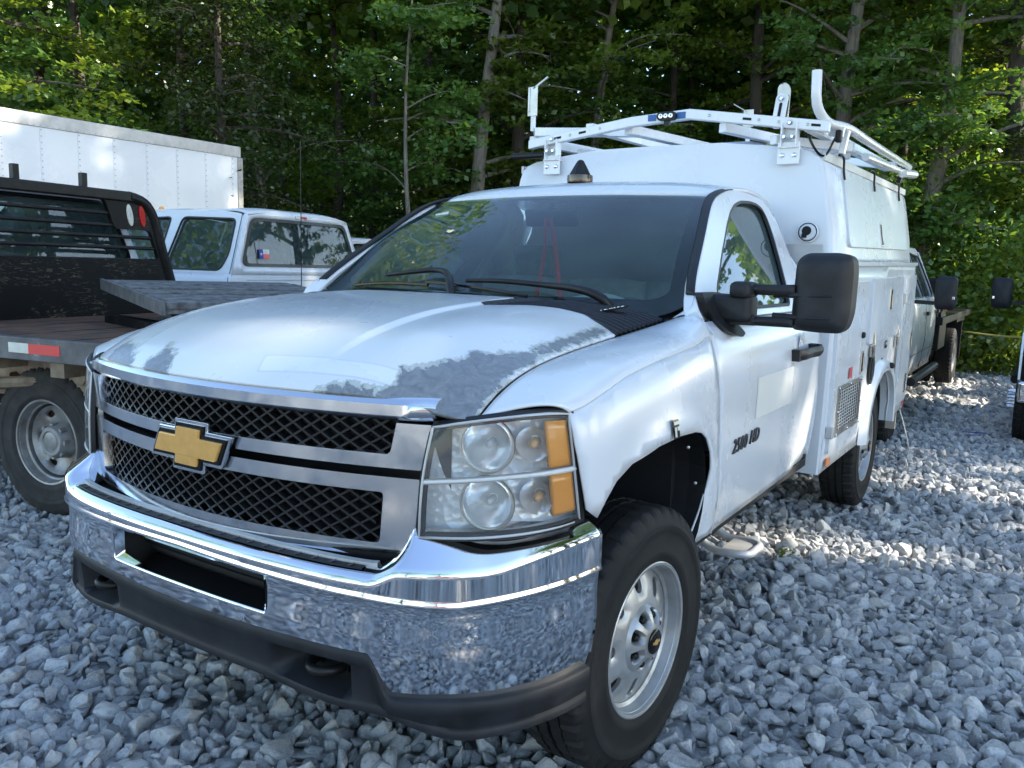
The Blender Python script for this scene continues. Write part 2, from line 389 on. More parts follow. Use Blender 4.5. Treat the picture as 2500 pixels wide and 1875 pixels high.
# ================================================================== gravel lot
def GZ(x, y):
    x = np.asarray(x, float); y = np.asarray(y, float)
    z = -.021*np.clip(y-3, 0, 9.5)+.045*np.clip(y-14, 0, 12)+.03*np.clip(-x-9, 0, 10)
    z = z+.016*np.sin(x*1.3+.6)*np.sin(y*.9+.3)+.010*np.sin(x*2.9+y*2.1)
    flat = np.exp(-(((x-.3)/1.6)**2+((y-1.2)/3.2)**2)); return z*(1-.85*flat)-.012
def rock_mat():
    m, n, l, b = nodes_of('crushed_limestone'); v = mapping(n, l, 'Object')
    oi = n.new('ShaderNodeObjectInfo'); t = noise_tex(n, l, 14, 8, .65, v); t2 = noise_tex(n, l, 60, 5, .7, v, 1.0); t3 = noise_tex(n, l, 3.0, 3, .5, v)
    base = ramp(n, l, oi.outputs['Random'], 0, (.27,.27,.272), 1, (.72,.715,.70), ((.3,(.43,.43,.43)),(.7,(.56,.558,.55)),(.86,(.55,.515,.46)))).outputs[0]
    base = mixc(n, l, ramp(n, l, t.outputs[0], .42, (0,0,0), .75, (.75,.75,.75)).outputs[0], base, (.76,.755,.745))
    base = mixc(n, l, ramp(n, l, t3.outputs[0], .45, (0,0,0), .7, (.5,.5,.5)).outputs[0], base, (.20,.202,.205))
    base = mixc(n, l, ramp(n, l, t2.outputs[0], .62, (0,0,0), .70, (.6,.6,.6)).outputs[0], base, (.80,.80,.79))
    l.new(base, b.inputs['Base Color']); b.inputs['Roughness'].default_value = .85; b.inputs['Specular IOR Level'].default_value = .3
    h = mathn(n, l, 'ADD', t.outputs[0], mathn(n, l, 'MULTIPLY', t2.outputs[0], .4)); bump(n, l, b, h, .8, .008); return m
ROCK = rock_mat()
def rock_mesh(seed):
    r = np.random.RandomState(seed); bm = bmesh.new(); bmesh.ops.create_icosphere(bm, subdivisions=3, radius=1.0)
    V = np.array([v.co for v in bm.verts]); V *= np.array([1.0, r.uniform(.62,.95), r.uniform(.45,.75)])
    for k in range(r.randint(6, 10)):
        d = r.normal(size=3); d /= np.linalg.norm(d); ext = (V@d).max(); c = ext*r.uniform(.42,.82); over = np.clip(V@d-c, 0, None); V = V-over[:, None]*d*.985
    V += .018*np.stack([[mnoise.noise(Vector(p)*3.1+Vector((seed*7, k*5, 0))) for k in range(3)] for p in V])
    V /= np.abs(V).max()
    for v, p in zip(bm.verts, V): v.co = p
    bmesh.ops.dissolve_degenerate(bm, dist=.02, edges=bm.edges)
    me = bpy.data.meshes.new('stone'); bm.to_mesh(me); bm.free(); me.materials.append(ROCK)
    me.polygons.foreach_set('use_smooth', [True]*len(me.polygons)); me.set_sharp_from_angle(angle=R_(16)); return me
def shard_mesh(seed):
    """angular broken stone: hull of a few scattered corners, edges just blunted"""
    r = np.random.RandomState(seed); bm = bmesh.new(); k = r.randint(11, 17); P = r.uniform(-1, 1, (k, 3)); P /= (np.abs(P)**3).sum(1, keepdims=True)**(1/3); P *= np.array([1., r.uniform(.6,.9), r.uniform(.42,.7)])*r.uniform(.8, 1., (k, 1))
    for p in P: bm.verts.new(p)
    g = bmesh.ops.convex_hull(bm, input=bm.verts[:]); bmesh.ops.delete(bm, geom=[v for v in bm.verts if not v.link_faces], context='VERTS')
    bmesh.ops.dissolve_limit(bm, angle_limit=R_(9), verts=bm.verts, edges=bm.edges); bmesh.ops.bevel(bm, geom=bm.edges[:], offset=.035, segments=1, affect='EDGES'); bmesh.ops.triangulate(bm, faces=bm.faces)
    me = bpy.data.meshes.new('stone'); bm.to_mesh(me); bm.free(); me.materials.append(ROCK); me.polygons.foreach_set('use_smooth', [True]*len(me.polygons)); me.set_sharp_from_angle(angle=R_(20)); return me
ROCKS = [rock_mesh(40+i) for i in range(6)]+[shard_mesh(70+i) for i in range(12)]
def ground_mat():
    m, n, l, b = nodes_of('gravel_bed'); v = mapping(n, l, 'Object'); vo = n.new('ShaderNodeTexVoronoi'); vo.inputs['Scale'].default_value = 11; l.new(v, vo.inputs['Vector'])
    t = noise_tex(n, l, .5, 4, .6, v)
    r = ramp(n, l, vo.outputs['Color'], .1, (.16,.162,.165), .9, (.42,.42,.415)); b.inputs['Roughness'].default_value = .9
    l.new(r.outputs[0], b.inputs['Base Color']); bump(n, l, b, vo.outputs['Distance'], .8, .03); return m
gxs = np.concatenate([np.linspace(-90,-16,16)[:-1], np.linspace(-16,8,90)[:-1], np.linspace(8,90,16)]); gys = np.concatenate([np.linspace(-90,-10,14)[:-1], np.linspace(-10,30,140)[:-1], np.linspace(30,110,16)])
GXY = np.stack(np.meshgrid(gxs, gys, indexing='ij'), -1); LOT = MB().grid(np.concatenate([GXY, (GZ(GXY[..., 0], GXY[..., 1])-.02)[..., None]], -1)).build('gravel_lot', ground_mat(), None); tag(LOT, kind='structure')
def scatter():
    r = np.random.RandomState(5); P = []
    def layer(x0, x1, y0, y1, sp, s0, s1, keep):
        nx, ny = int((x1-x0)/sp), int((y1-y0)/(sp*.87)); I, J = np.meshgrid(np.arange(nx), np.arange(ny), indexing='ij')
        x = x0+(I+.5*(J % 2))*sp+r.uniform(-.42,.42,I.shape)*sp; y = y0+J*sp*.87+r.uniform(-.42,.42,I.shape)*sp
        x, y = x.ravel(), y.ravel(); k = keep(x, y); x, y = x[k], y[k]; s = r.uniform(0, 1, len(x))**1.7*(s1-s0)+s0
        P.append(np.stack([x, y, GZ(x, y)+r.uniform(-.024,.014,len(x)), s], 1))
    dx, dy = CR.x, CR.y; fx, fy = CF.x, CF.y
    def vis(x, y, m=.4):
        ux, uy = x-CAM_P.x, y-CAM_P.y; d = ux*fx+uy*fy; s = ux*dx+uy*dy; return (d > .6) & (np.abs(s) < .64*d+m), d
    near = lambda x, y: np.hypot(x-CAM_P.x, y-CAM_P.y)
    layer(-6.5,4.5,-3.2,5.5,.043,.024,.049, lambda x, y: vis(x, y)[0] & (near(x, y) < 5.6))
    layer(-6.5,4.5,-3.2,5.5,.13,.044,.066, lambda x, y: vis(x, y)[0] & (near(x, y) < 5.6))
    layer(-9,4.5,-1,12,.056,.030,.056, lambda x, y: vis(x, y)[0] & (near(x, y) >= 5.6) & (near(x, y) < 10.5))
    layer(-14,6,4,30,.105,.05,.095, lambda x, y: vis(x, y)[0] & (near(x, y) >= 10.5) & (near(x, y) < 30))
    layer(-5,7,-7,2.5,.085,.038,.062, lambda x, y: ~vis(x, y)[0])
    return np.concatenate(P), r
PTS, _r = scatter()
def big_shown():
    out = []
    for i, (x, y, z, s) in enumerate(PTS):
        if (x-CAM_P.x)**2+(y-CAM_P.y)**2 > 9: continue
        u, v, d = cam_px((x, y, z))
        if d > .3 and -20 < u < 2520 and 950 < v < 1890 and not (abs(x) < 1.0 and y > -.95): out.append((s/d, i))
    return [i for _, i in sorted(out, reverse=True)[:300]]
ONE = big_shown(); rest = np.setdiff1d(np.arange(len(PTS)), ONE); rot_ = _r.uniform(0, 6.283, (len(PTS), 3)); rot_[:, :2] = _r.normal(0, .75, (len(PTS), 2)); var_ = _r.randint(0, len(ROCKS), len(PTS)); sq = _r.uniform(.8, 1.25, (len(PTS), 3))
for i in ONE:
    o = bpy.data.objects.new('stone', ROCKS[var_[i]]); COL.objects.link(o); o.parent = LOT; o.location = PTS[i, :3]; o.rotation_euler = rot_[i]; o.scale = PTS[i, 3]*sq[i]
def gravel():
    pool = bpy.data.collections.new('stone_shapes')
    for k, me in enumerate(ROCKS): pool.objects.link(bpy.data.objects.new('stone_shape_%02d' % k, me))
    me = bpy.data.meshes.new('gravel'); me.from_pydata(PTS[rest, :3].tolist(), [], [])
    a = me.attributes.new('rot', 'FLOAT_VECTOR', 'POINT'); a.data.foreach_set('vector', rot_[rest].astype(np.float32).ravel())
    a = me.attributes.new('scl', 'FLOAT_VECTOR', 'POINT'); a.data.foreach_set('vector', (PTS[rest, 3:4]*sq[rest]).astype(np.float32).ravel())
    a = me.attributes.new('pick', 'INT', 'POINT'); a.data.foreach_set('value', var_[rest].astype(np.int32))
    o = bpy.data.objects.new('gravel', me); COL.objects.link(o)
    g = bpy.data.node_groups.new('gravel', 'GeometryNodeTree'); g.interface.new_socket('Geometry', in_out='INPUT', socket_type='NodeSocketGeometry'); g.interface.new_socket('Geometry', in_out='OUTPUT', socket_type='NodeSocketGeometry')
    n, l = g.nodes, g.links; gi = n.new('NodeGroupInput'); go = n.new('NodeGroupOutput'); ip = n.new('GeometryNodeInstanceOnPoints'); ci = n.new('GeometryNodeCollectionInfo')
    ci.inputs[0].default_value = pool; ci.inputs['Separate Children'].default_value = True; ci.inputs['Reset Children'].default_value = True; ip.inputs['Pick Instance'].default_value = True
    def att(nm, t):
        x = n.new('GeometryNodeInputNamedAttribute'); x.data_type = t; x.inputs[0].default_value = nm; return x.outputs[0]
    er = n.new('FunctionNodeEulerToRotation'); l.new(att('rot', 'FLOAT_VECTOR'), er.inputs[0])
    l.new(gi.outputs[0], ip.inputs['Points']); l.new(ci.outputs[0], ip.inputs['Instance']); l.new(att('pick', 'INT'), ip.inputs['Instance Index']); l.new(er.outputs[0], ip.inputs['Rotation']); l.new(att('scl', 'FLOAT_VECTOR'), ip.inputs['Scale']); l.new(ip.outputs[0], go.inputs[0])
    md = o.modifiers.new('scatter', 'NODES'); md.node_group = g
    tag(o, 'grey crushed limestone gravel covering the lot', 'gravel', kind='stuff'); return o
gravel()
# ================================================================== woods
def leaf_mat(name, c0, c1, c2, tl=.45):
    m = bpy.data.materials.new(name); m.use_nodes = True; n = m.node_tree.nodes; l = m.node_tree.links; n.clear()
    out = n.new('ShaderNodeOutputMaterial'); g = n.new('ShaderNodeNewGeometry'); oi = n.new('ShaderNodeObjectInfo')
    r = ramp(n, l, g.outputs['Random Per Island'], 0, c0, 1, c2, ((.5, c1),))
    hs = n.new('ShaderNodeHueSaturation'); l.new(r.outputs[0], hs.inputs['Color']); l.new(mathn(n, l, 'ADD', mathn(n, l, 'MULTIPLY', oi.outputs['Random'], .5), .75), hs.inputs['Value'])
    d = n.new('ShaderNodeBsdfDiffuse'); t = n.new('ShaderNodeBsdfTranslucent'); gl = n.new('ShaderNodeBsdfGlossy'); gl.inputs['Roughness'].default_value = .35
    l.new(hs.outputs[0], d.inputs[0]); mxx = mixc(n, l, 1.0, hs.outputs[0], (1.5,1.35,.55), 'MULTIPLY'); l.new(mxx, t.inputs[0])
    a = n.new('ShaderNodeMixShader'); a.inputs[0].default_value = tl; l.new(d.outputs[0], a.inputs[1]); l.new(t.outputs[0], a.inputs[2])
    b = n.new('ShaderNodeMixShader'); b.inputs[0].default_value = .05; l.new(a.outputs[0], b.inputs[1]); l.new(gl.outputs[0], b.inputs[2]); l.new(b.outputs[0], out.inputs[0]); return m
LEAF = leaf_mat('maple_leaf', (.080,.165,.048), (.115,.225,.060), (.165,.275,.066))
LEAFY = leaf_mat('bright_leaf', (.11,.18,.028), (.15,.225,.036), (.19,.25,.045), .5)  # brighter, yellower leaf: sunlit look put into the colour
CEDAR = leaf_mat('cedar_spray', (.022,.040,.014), (.032,.052,.016), (.05,.062,.022), .2)
def bark_mat(name, a, b_, pale):
    m, n, l, b = nodes_of(name); v = mapping(n, l, 'Object', (7,7,1.1)); t = noise_tex(n, l, 3, 7, .7, v, .6); t2 = noise_tex(n, l, 1.2, 4, .6, mapping(n, l, 'Object', (1,1,.5)))
    c = ramp(n, l, t.outputs[0], .36, a, .66, b_).outputs[0]; c = mixc(n, l, ramp(n, l, t2.outputs[0], .5, (0,0,0), .7, (.7,.7,.7)).outputs[0], c, pale)
    l.new(c, b.inputs['Base Color']); b.inputs['Roughness'].default_value = .9; bump(n, l, b, t.outputs[0], .8, .03); return m
BARK = bark_mat('dark_bark', (.030,.024,.020), (.085,.070,.056), (.10,.085,.065)); PALEBARK = bark_mat('pale_bark', (.12,.105,.085), (.27,.24,.20), (.33,.30,.25))
def leaves_np(cent, nor, size, r, curl=.25):
    """kite-shaped leaves: 4 corners, folded on the midrib"""
    n = len(cent); a = r.normal(size=(n, 3)); a -= nor*(a*nor).sum(1, keepdims=True); a /= np.linalg.norm(a, axis=1, keepdims=True)+1e-9; b = np.cross(nor, a)
    s = size[:, None]; up = nor*s*curl
    V = np.stack([cent-a*s*.55, cent+b*s*.42-up*.6+a*s*.02, cent+a*s*.62-up*.5, cent-b*s*.42-up*.6+a*s*.02], 1).reshape(-1, 3)
    return V
def quad_mesh(name, V, mat):
    n = len(V)//4; me = bpy.data.meshes.new(name); me.vertices.add(4*n); me.vertices.foreach_set('co', V.astype(np.float32).ravel()); me.loops.add(4*n); me.loops.foreach_set('vertex_index', np.arange(4*n, dtype=np.int32))
    me.polygons.add(n); me.polygons.foreach_set('loop_start', np.arange(0, 4*n, 4, dtype=np.int32)); me.polygons.foreach_set('loop_total', np.full(n, 4, np.int32)); me.update(calc_edges=True); me.materials.append(mat); return me
def make_tree_meshes(seed, H=13., r0=.2, crown0=2.5, spread=3.2, sprays=110, per=52, lsz=.115, top_big=1400, bigsz=.34, lean=(0,0), flat=.28, mat=None, wob=.25, twigs=True):
    """tapered bent trunk with limbs; leaf sprays along the limbs; a coarser upper canopy out of sight"""
    r = np.random.RandomState(seed); ph = r.uniform(0, 6.28, 4)
    def axis(z): return np.array([lean[0]*z+wob*math.sin(z*.45+ph[0])*min(1, z/3), lean[1]*z+wob*math.sin(z*.38+ph[1])*min(1, z/3), z])
    tk = MB(); zs = np.linspace(-.3, H*.93, 26); tk.tube([axis(z) for z in zs], r0, 11, rs=[r0*(1.25-.25*min(1, (z+.3)/.9))*(1-.86*max(0, z)/H) for z in zs])
    C_, N_, S_ = [], [], []
    nl = max(8, int(sprays/7)); per_l = int(math.ceil(sprays/nl))
    for k in range(nl):
        z = crown0+(min(H*.92, 11.0)-crown0)*(k+r.uniform(0,.8))/nl; az = r.uniform(0, 6.283); L = spread*r.uniform(.55,1.1)*(1-.35*(z/H)); p0 = axis(z); rise = r.uniform(-.05,.55)
        mid = p0+np.array([math.cos(az)*L*.5, math.sin(az)*L*.5, L*.5*rise]); end = p0+np.array([math.cos(az+.2)*L, math.sin(az+.2)*L, L*rise*.8-.25])
        path = curve([p0, mid, end], 12); 
        tk.tube(path, .03, 5, rs=np.linspace(max(.02, r0*.28), .007, 12))
        for j in range(per_l):
            t = r.uniform(.30, 1.0); c = path[int(t*11)]+r.normal(0, [.34,.34,.22])*(.5+.7*t); rad = r.uniform(.32,.62); m = per
            if twigs and j % 2 == 0: tk.tube([path[int(t*11)], (path[int(t*11)]+c)/2+(0,0,.05), c], .006, 3, caps=False)
            q = r.normal(size=(m, 3)); q /= np.linalg.norm(q, axis=1, keepdims=True); q *= (r.uniform(0,1,(m,1))**.45)*rad; q[:, 2] *= flat; q[:, 2] -= .25*(q[:, 0]**2+q[:, 1]**2)/rad
            nn = r.normal(0, .42, (m, 3)); nn[:, 2] += .9; nn /= np.linalg.norm(nn, axis=1, keepdims=True)
            C_.append(c+q); N_.append(nn); S_.append(lsz*r.uniform(.6,1.25,m))
    if top_big:
        m = top_big; q = r.normal(size=(m, 3)); q /= np.linalg.norm(q, axis=1, keepdims=True); q *= (r.uniform(0,1,(m,1))**.4); cc = axis(H*.80); clump = r.normal(0, .18, (m, 3))
        C_.append(cc+q*np.array([spread*1.05, spread*1.05, H*.24])+clump); nn = r.normal(size=(m, 3)); nn[:, 2] += .6; nn /= np.linalg.norm(nn, axis=1, keepdims=True); N_.append(nn); S_.append(bigsz*r.uniform(.6,1.2,m))
    V = leaves_np(np.concatenate(C_), np.concatenate(N_), np.concatenate(S_), r)
    return tk, quad_mesh('crown', V, mat or LEAF)
def plant_tree(name, label, x, y, seed, group=None, bark=None, z=None, cat='tree', **kw):
    tk, cm = make_tree_meshes(seed, **kw); t = thing(name, label, cat, (x, y, float(GZ(x, y))-.05 if z is None else z), 0, group)
    tk.build('trunk', bark or BARK, t, smooth=60, fixn=False); c = bpy.data.objects.new('crown', cm); COL.objects.link(c); c.parent = t; return t
def copy_tree(src, label, x, y, rz, group, sc=1.0):
    t = src.copy(); COL.objects.link(t); t.location = (x, y, float(GZ(x, y))-.05); t.rotation_euler = (0,0,rz); t.scale = (sc,)*3; t['label'] = label; t['group'] = group
    for c in list(src.children):
        d = c.copy(); COL.objects.link(d); d.parent = t
    return t
def by_px(px, dist):
    d = CF*1.0+CR*((px-1250)/CFPX); d.z = 0; d.normalize(); return CAM_P.x+d.x*dist, CAM_P.y+d.y*dist
# trees whose trunks can be told apart: photo column, distance, trunk radius, pale bark, lean, label
ROW = [
 (-60,17,.17,0,(.10,.02),3.2,'leaning tree above the far left end of the white cargo box'),
 (170,19,.15,0,(-.02,0),3.0,'slim dark tree behind the middle of the white cargo box'),
 (330,18,.13,0,(-.16,.03),2.8,'thin diagonal tree rising over the white cargo box roof'),
 (470,21,.17,0,(.01,0),3.3,'dark tree behind the right part of the white cargo box'),
 (628,19.5,.13,1,(.0,0),2.6,'pale thin trunk just right of the cargo box corner'),
 (600,22,.09,1,(-.03,0),2.4,'slender pale sapling beside the cargo box corner'),
 (800,23,.16,0,(.02,0),2.9,'dark tree between the cargo box and the crew cab roof'),
 (905,25,.15,0,(.01,0),2.9,'dark mid-wood tree above the crew cab brake light'),
 (1045,23,.19,0,(.0,0),3.1,'dark straight tree left of the pale forked trunk'),
 (1172,19,.20,1,(.015,0),2.6,'stout grey trunk left of the ladder rack'),
 (1238,20,.22,0,(.02,0),3.0,'broad reddish bark trunk beside the left ladder grip'),
 (1345,25,.12,0,(.0,0),2.8,'thin dark tree behind the left half of the ladder rack'),
 (1432,21,.15,1,(.035,0),3.0,'mottled pale trunk with a bend behind the rack'),
 (1565,24,.16,0,(.05,0),3.0,'curving dark tree left of the rack scene lamp'),
 (1650,26,.12,0,(.0,0),3.1,'slender dark tree above the rack scene lamp'),
 (1808,22,.24,0,(.0,0),3.4,'thick dark trunk right of the rack scene lamp'),
 (1915,26,.13,0,(.03,0),3.0,'thin tree left of the pale trunk by the rack horn'),
 (2028,19.5,.21,1,(.0,0),3.0,'pale smooth trunk directly behind the rack horn'),
 (2132,25,.13,0,(.02,0),3.0,'thin dark tree between the two pale trunks at right'),
 (2212,20,.22,1,(.03,0),3.0,'pale leaning trunk right of the ladder rack'),
 (2330,24,.17,0,(.04,0),3.0,'dark bent tree near the right edge'),
 (2405,21,.28,0,(.0,0),3.2,'thickest dark trunk near the right edge of the wood'),
 (2490,25,.16,0,(-.02,0),3.0,'dark tree at the extreme right of the wood'),
 (700,27,.15,0,(.0,0),3.0,'faint dark tree deep behind the crew cab roof'),
 (1120,28,.14,0,(.0,0),3.0,'faint dark tree deep between the grey trunks'),
 (1740,29,.15,0,(.0,0),3.0,'faint dark tree deep behind the rack middle'),
]
for i, (px, d, r0, pale, ln, sp, lb) in enumerate(ROW):
    x, y = by_px(px, d); lnw = (CR.x*ln[0], CR.y*ln[0]); front = d < 22.5
    plant_tree('maple_tree' if not pale else 'pale_barked_tree', lb, x, y, 100+i, 'trees at the edge of the wood', PALEBARK if pale else BARK, H=rnd.uniform(12.5,15), r0=r0, crown0=2.2 if px > 900 else 1.7, spread=sp, sprays=200 if front else 130, per=52, lsz=.125, lean=lnw, top_big=1100, wob=.18, mat=LEAFY if i % 3 == 0 else LEAF)  # every third tree takes the brightened leaf colour to look lit
# a cedar with brown-green drooping sprays behind the cargo box corner
x, y = by_px(560, 16.5); plant_tree('cedar_tree', 'dark drooping cedar over the right end of the cargo box', x, y, 300, None, BARK, H=9, r0=.13, crown0=1.9, spread=2.3, sprays=230, per=60, lsz=.075, top_big=0, flat=.7, mat=CEDAR, wob=.1)
x, y = by_px(1010, 17.5); plant_tree('young_maple', 'light green low maple branch left of the windshield beacon', x, y, 301, None, PALEBARK, H=8, r0=.07, crown0=3.0, spread=2.6, sprays=90, per=50, lsz=.12, top_big=0, wob=.2, mat=LEAF)
# undergrowth at the foot of the wood
def shrub(px, d, w_, h, lb, seed, mat):
    r = np.random.RandomState(seed); x, y = by_px(px, d); m = int(2600*w_*h/4); t = thing('shrub', lb, 'shrub', (x, y, float(GZ(x, y))-.05), 0, 'undergrowth along the wood')
    nc = 26; cc = r.uniform(-1,1,(nc,3))*np.array([w_,w_*.6,.5])*.8; cc[:, 2] = h*(r.uniform(.1,1.0,nc)); k = r.randint(0, nc, m); q = r.normal(0, 1, (m, 3))*np.array([.34,.34,.24]); c = cc[k]+q; c[:, 2] = np.abs(c[:, 2])
    nn = r.normal(0, .55, (m, 3)); nn[:, 2] += .7; nn /= np.linalg.norm(nn, axis=1, keepdims=True); V = leaves_np(c, nn, .105*r.uniform(.6,1.3,m), r)
    o = bpy.data.objects.new('foliage', quad_mesh('foliage', V, mat)); COL.objects.link(o); o.parent = t; s = MB()
    for j in range(7): s.tube([(r.normal(0,.1),r.normal(0,.1),-.05), cc[j]*.6+(0,0,.1), cc[j]], .012, 5, 8, rs=np.linspace(.016,.005,8))
    s.build('stem', BARK, t, fixn=False); return t
for i, (px, d, w_, h, mt, lb) in enumerate([(700,17.5,1.6,1.9,1,'bright shrub right of the cargo box corner'),(800,18.5,1.6,1.6,0,'green bush above the crew cab roof'),(880,18,1.4,2.3,1,'sunlit sapling clump above the crew cab brake light'),(960,18.5,1.6,1.5,0,'dark bush left of the windshield corner'),(1040,19,1.4,1.8,0,'leafy bush by the grey trunk foot'),
  (1290,18.5,1.2,2.6,0,'leafy bush left of the ladder rack grip'),(2270,19,1.8,2.6,0,'tall green bush behind the far flatbed'),(2350,18.2,1.6,2.1,1,'bright green bush right of the far flatbed'),(2440,18.6,1.8,2.7,0,'leafy bush at the right edge of the lot'),(2500,18,1.5,2.2,1,'pale green bush at the extreme right edge'),(2310,21,2.4,3.6,0,'dense tall thicket behind the bushes at right'),(2430,22,2.4,4.2,0,'dense dark thicket at the right edge'),(520,20,2.0,2.2,0,'dark bush behind the cargo box'),(2210,22,2.0,3.4,0,'dark thicket behind the utility body')]):
    shrub(px, d, w_, h, lb, 400+i, LEAFY if mt else LEAF)
# low weeds where gravel meets the wood
wd = np.random.RandomState(9); m = 9000; px = wd.uniform(1900, 2560, m); dd = wd.uniform(16.5, 19.5, m); W_ = np.array([by_px(a, b) for a, b in zip(px, dd)]); hh = wd.uniform(0, 1, m)**1.5*.7
cent = np.stack([W_[:, 0], W_[:, 1], GZ(W_[:, 0], W_[:, 1])+hh], 1); nn = wd.normal(0, .6, (m, 3)); nn[:, 2] += .5; nn /= np.linalg.norm(nn, axis=1, keepdims=True)
o = bpy.data.objects.new('weeds', quad_mesh('weeds', leaves_np(cent, nn, .10*wd.uniform(.5,1.3,m), wd), LEAFY)); COL.objects.link(o); tag(o, 'low green weeds along the edge of the gravel', 'weeds', kind='stuff')
# the wood beyond: one mass
def far_wood():
    r = np.random.RandomState(21); m = 150000; px = r.uniform(-500, 2950, m); d = r.uniform(27, 46, m); nc = 3200; cp = r.uniform(-500, 2950, nc); cd_ = r.uniform(27, 46, nc); cz = r.uniform(0, 1, nc)**.9*17; k = r.randint(0, nc, m)
    px = cp[k]+r.normal(0, 38, m); d = cd_[k]+r.normal(0, .9, m); z = np.clip(cz[k]+r.normal(0, .55, m), .1, None); XY = np.array([by_px(a, b) for a, b in zip(px, d)])
    c = np.stack([XY[:, 0], XY[:, 1], z+.3], 1); nn = r.normal(0, .8, (m, 3)); nn[:, 2] += .5; nn /= np.linalg.norm(nn, axis=1, keepdims=True)
    o = bpy.data.objects.new('far_woods', quad_mesh('far_woods', leaves_np(c, nn, .42*r.uniform(.5,1.2,m), r), LEAF)); COL.objects.link(o); tag(o, 'dense leafy wood fading back behind the edge trees', 'woods', kind='stuff')
    tk = MB()
    for i in range(60):
        x, y = by_px(r.uniform(-300, 2750), r.uniform(28, 42)); a = r.uniform(-.4,.4,2); tk.tube([(x,y,-.2),(x+a[0]*.5,y+a[1]*.5,7),(x+a[0],y+a[1],15)], .15, 7, 6, rs=np.linspace(r.uniform(.12,.25),.06,6))
    t = tk.build('far_trunks', BARK, None, fixn=False); tag(t, 'far dark trunks lost in the wood', 'woods', kind='stuff')
far_wood()
# wooded hillside that closes the view between the trunks
hg_ = []
for dist, z in ((30,-.2),(44,.3),(52,4.5),(62,10.5),(75,15)): hg_.append([(*by_px(px, dist), z+.8*math.sin(px*.004+dist)) for px in range(-500, 3001, 175)])
hs_ = MB().grid(np.array(hg_)).build('hillside', simple('leaf_litter', (.030,.034,.016), .95, var=(.055,.062,.024), var_scale=1.3, bmp=(3,.8,.2)), None); tag(hs_, kind='structure')
# tall trees on the sunny side of the lot (they shade it) and unseen ones behind the camera, added for the chrome to reflect
S0 = plant_tree('oak_tree', 'tall oak shading the lot from its right side', 12.0, 4.0, 500, 'shade trees beside the lot', BARK, H=21, r0=.34, crown0=3.0, spread=5.2, sprays=92, per=40, lsz=.24, top_big=2250, bigsz=.40, wob=.2)
S1 = plant_tree('oak_tree', 'second tall oak shading the lot from its right side', 15.0, 8.0, 501, 'shade trees beside the lot', BARK, H=22, r0=.34, crown0=3.5, spread=5.4, sprays=92, per=40, lsz=.24, top_big=2250, bigsz=.40, wob=.2)
for i, (src, x, y, rz, sc) in enumerate([(S1,13.2,5.2,.7,.85),(S0,13.5,13.0,1.3,.95),(S1,17.5,2.5,2.2,1.0),(S0,19.5,7.0,4.0,1.05),(S1,10.5,18.0,5.1,.95),(S0,17.0,13.5,.6,1.1),(S1,20.5,12.0,.9,1.15),(S0,8.0,21.0,2.0,1.0),(S1,14.5,20.0,4.4,1.05),(S1,21.0,18.5,5.5,1.1)]):  # first copy is an unseen extra, added to keep sun patches off the truck
    copy_tree(src, ['tall oak in the shade row beside the lot'][0], x, y, rz, 'shade trees beside the lot', sc)
S0['label'] = S1['label'] = 'tall oak in the shade row beside the lot'
for i, (x, y, rz, sc) in enumerate([(-22,-26,.4,1.0),(-12,-30,1.9,1.1),(-2,-31,3.0,1.0),(9,-29,4.4,1.1),(19,-25,5.2,1.05),(-30,-16,2.4,1.1)]): copy_tree((S0, S1)[i % 2], 'broad unseen oak behind the camera, added for the chrome reflections', x, y, rz, 'added oaks behind the camera', sc)
# ------------------------------------------------------------------ wheels (axis +x is outward, origin at the wheel centre)
def ring_holes(mb, r0, r1, n, rc, hr, ht, xf, phase=0., K=40, layers=4, depth=.02):
    """dished ring of sheet metal with n rounded holes"""
    for s in range(n):
        a0 = phase+2*math.pi*s/n; hw = math.pi/n; rows = []
        for k in range(K):
            t = 2*math.pi*k/K; c, sn = math.cos(t), math.sin(t); m = max(abs(c), abs(sn))
            bx, br = c/m*hw, (r0+r1)/2+sn/m*(r1-r0)/2                    # border of the sector (angle, radius)
            e = 2.6; q = (abs(c)**e+abs(sn)**e)**(-1/e); hx, hy = c*q*ht/rc, rc+sn*q*hr
            rows.append([(hx+(bx-hx)*u, hy+(br-hy)*u) for u in np.linspace(0, 1, layers)])
        G = np.array([[(xf(r)-(depth*.35 if j == 0 else 0), r*math.cos(a0+a), r*math.sin(a0+a)) for j, (a, r) in enumerate(row)] for row in rows])
        B = np.array([[(xf(row[0][1])-depth, row[0][1]*math.cos(a0+row[0][0])*1.0, row[0][1]*math.sin(a0+row[0][0]))] for row in rows])
        mb.grid(np.concatenate([B, G], 1), close_u=True)
    return mb
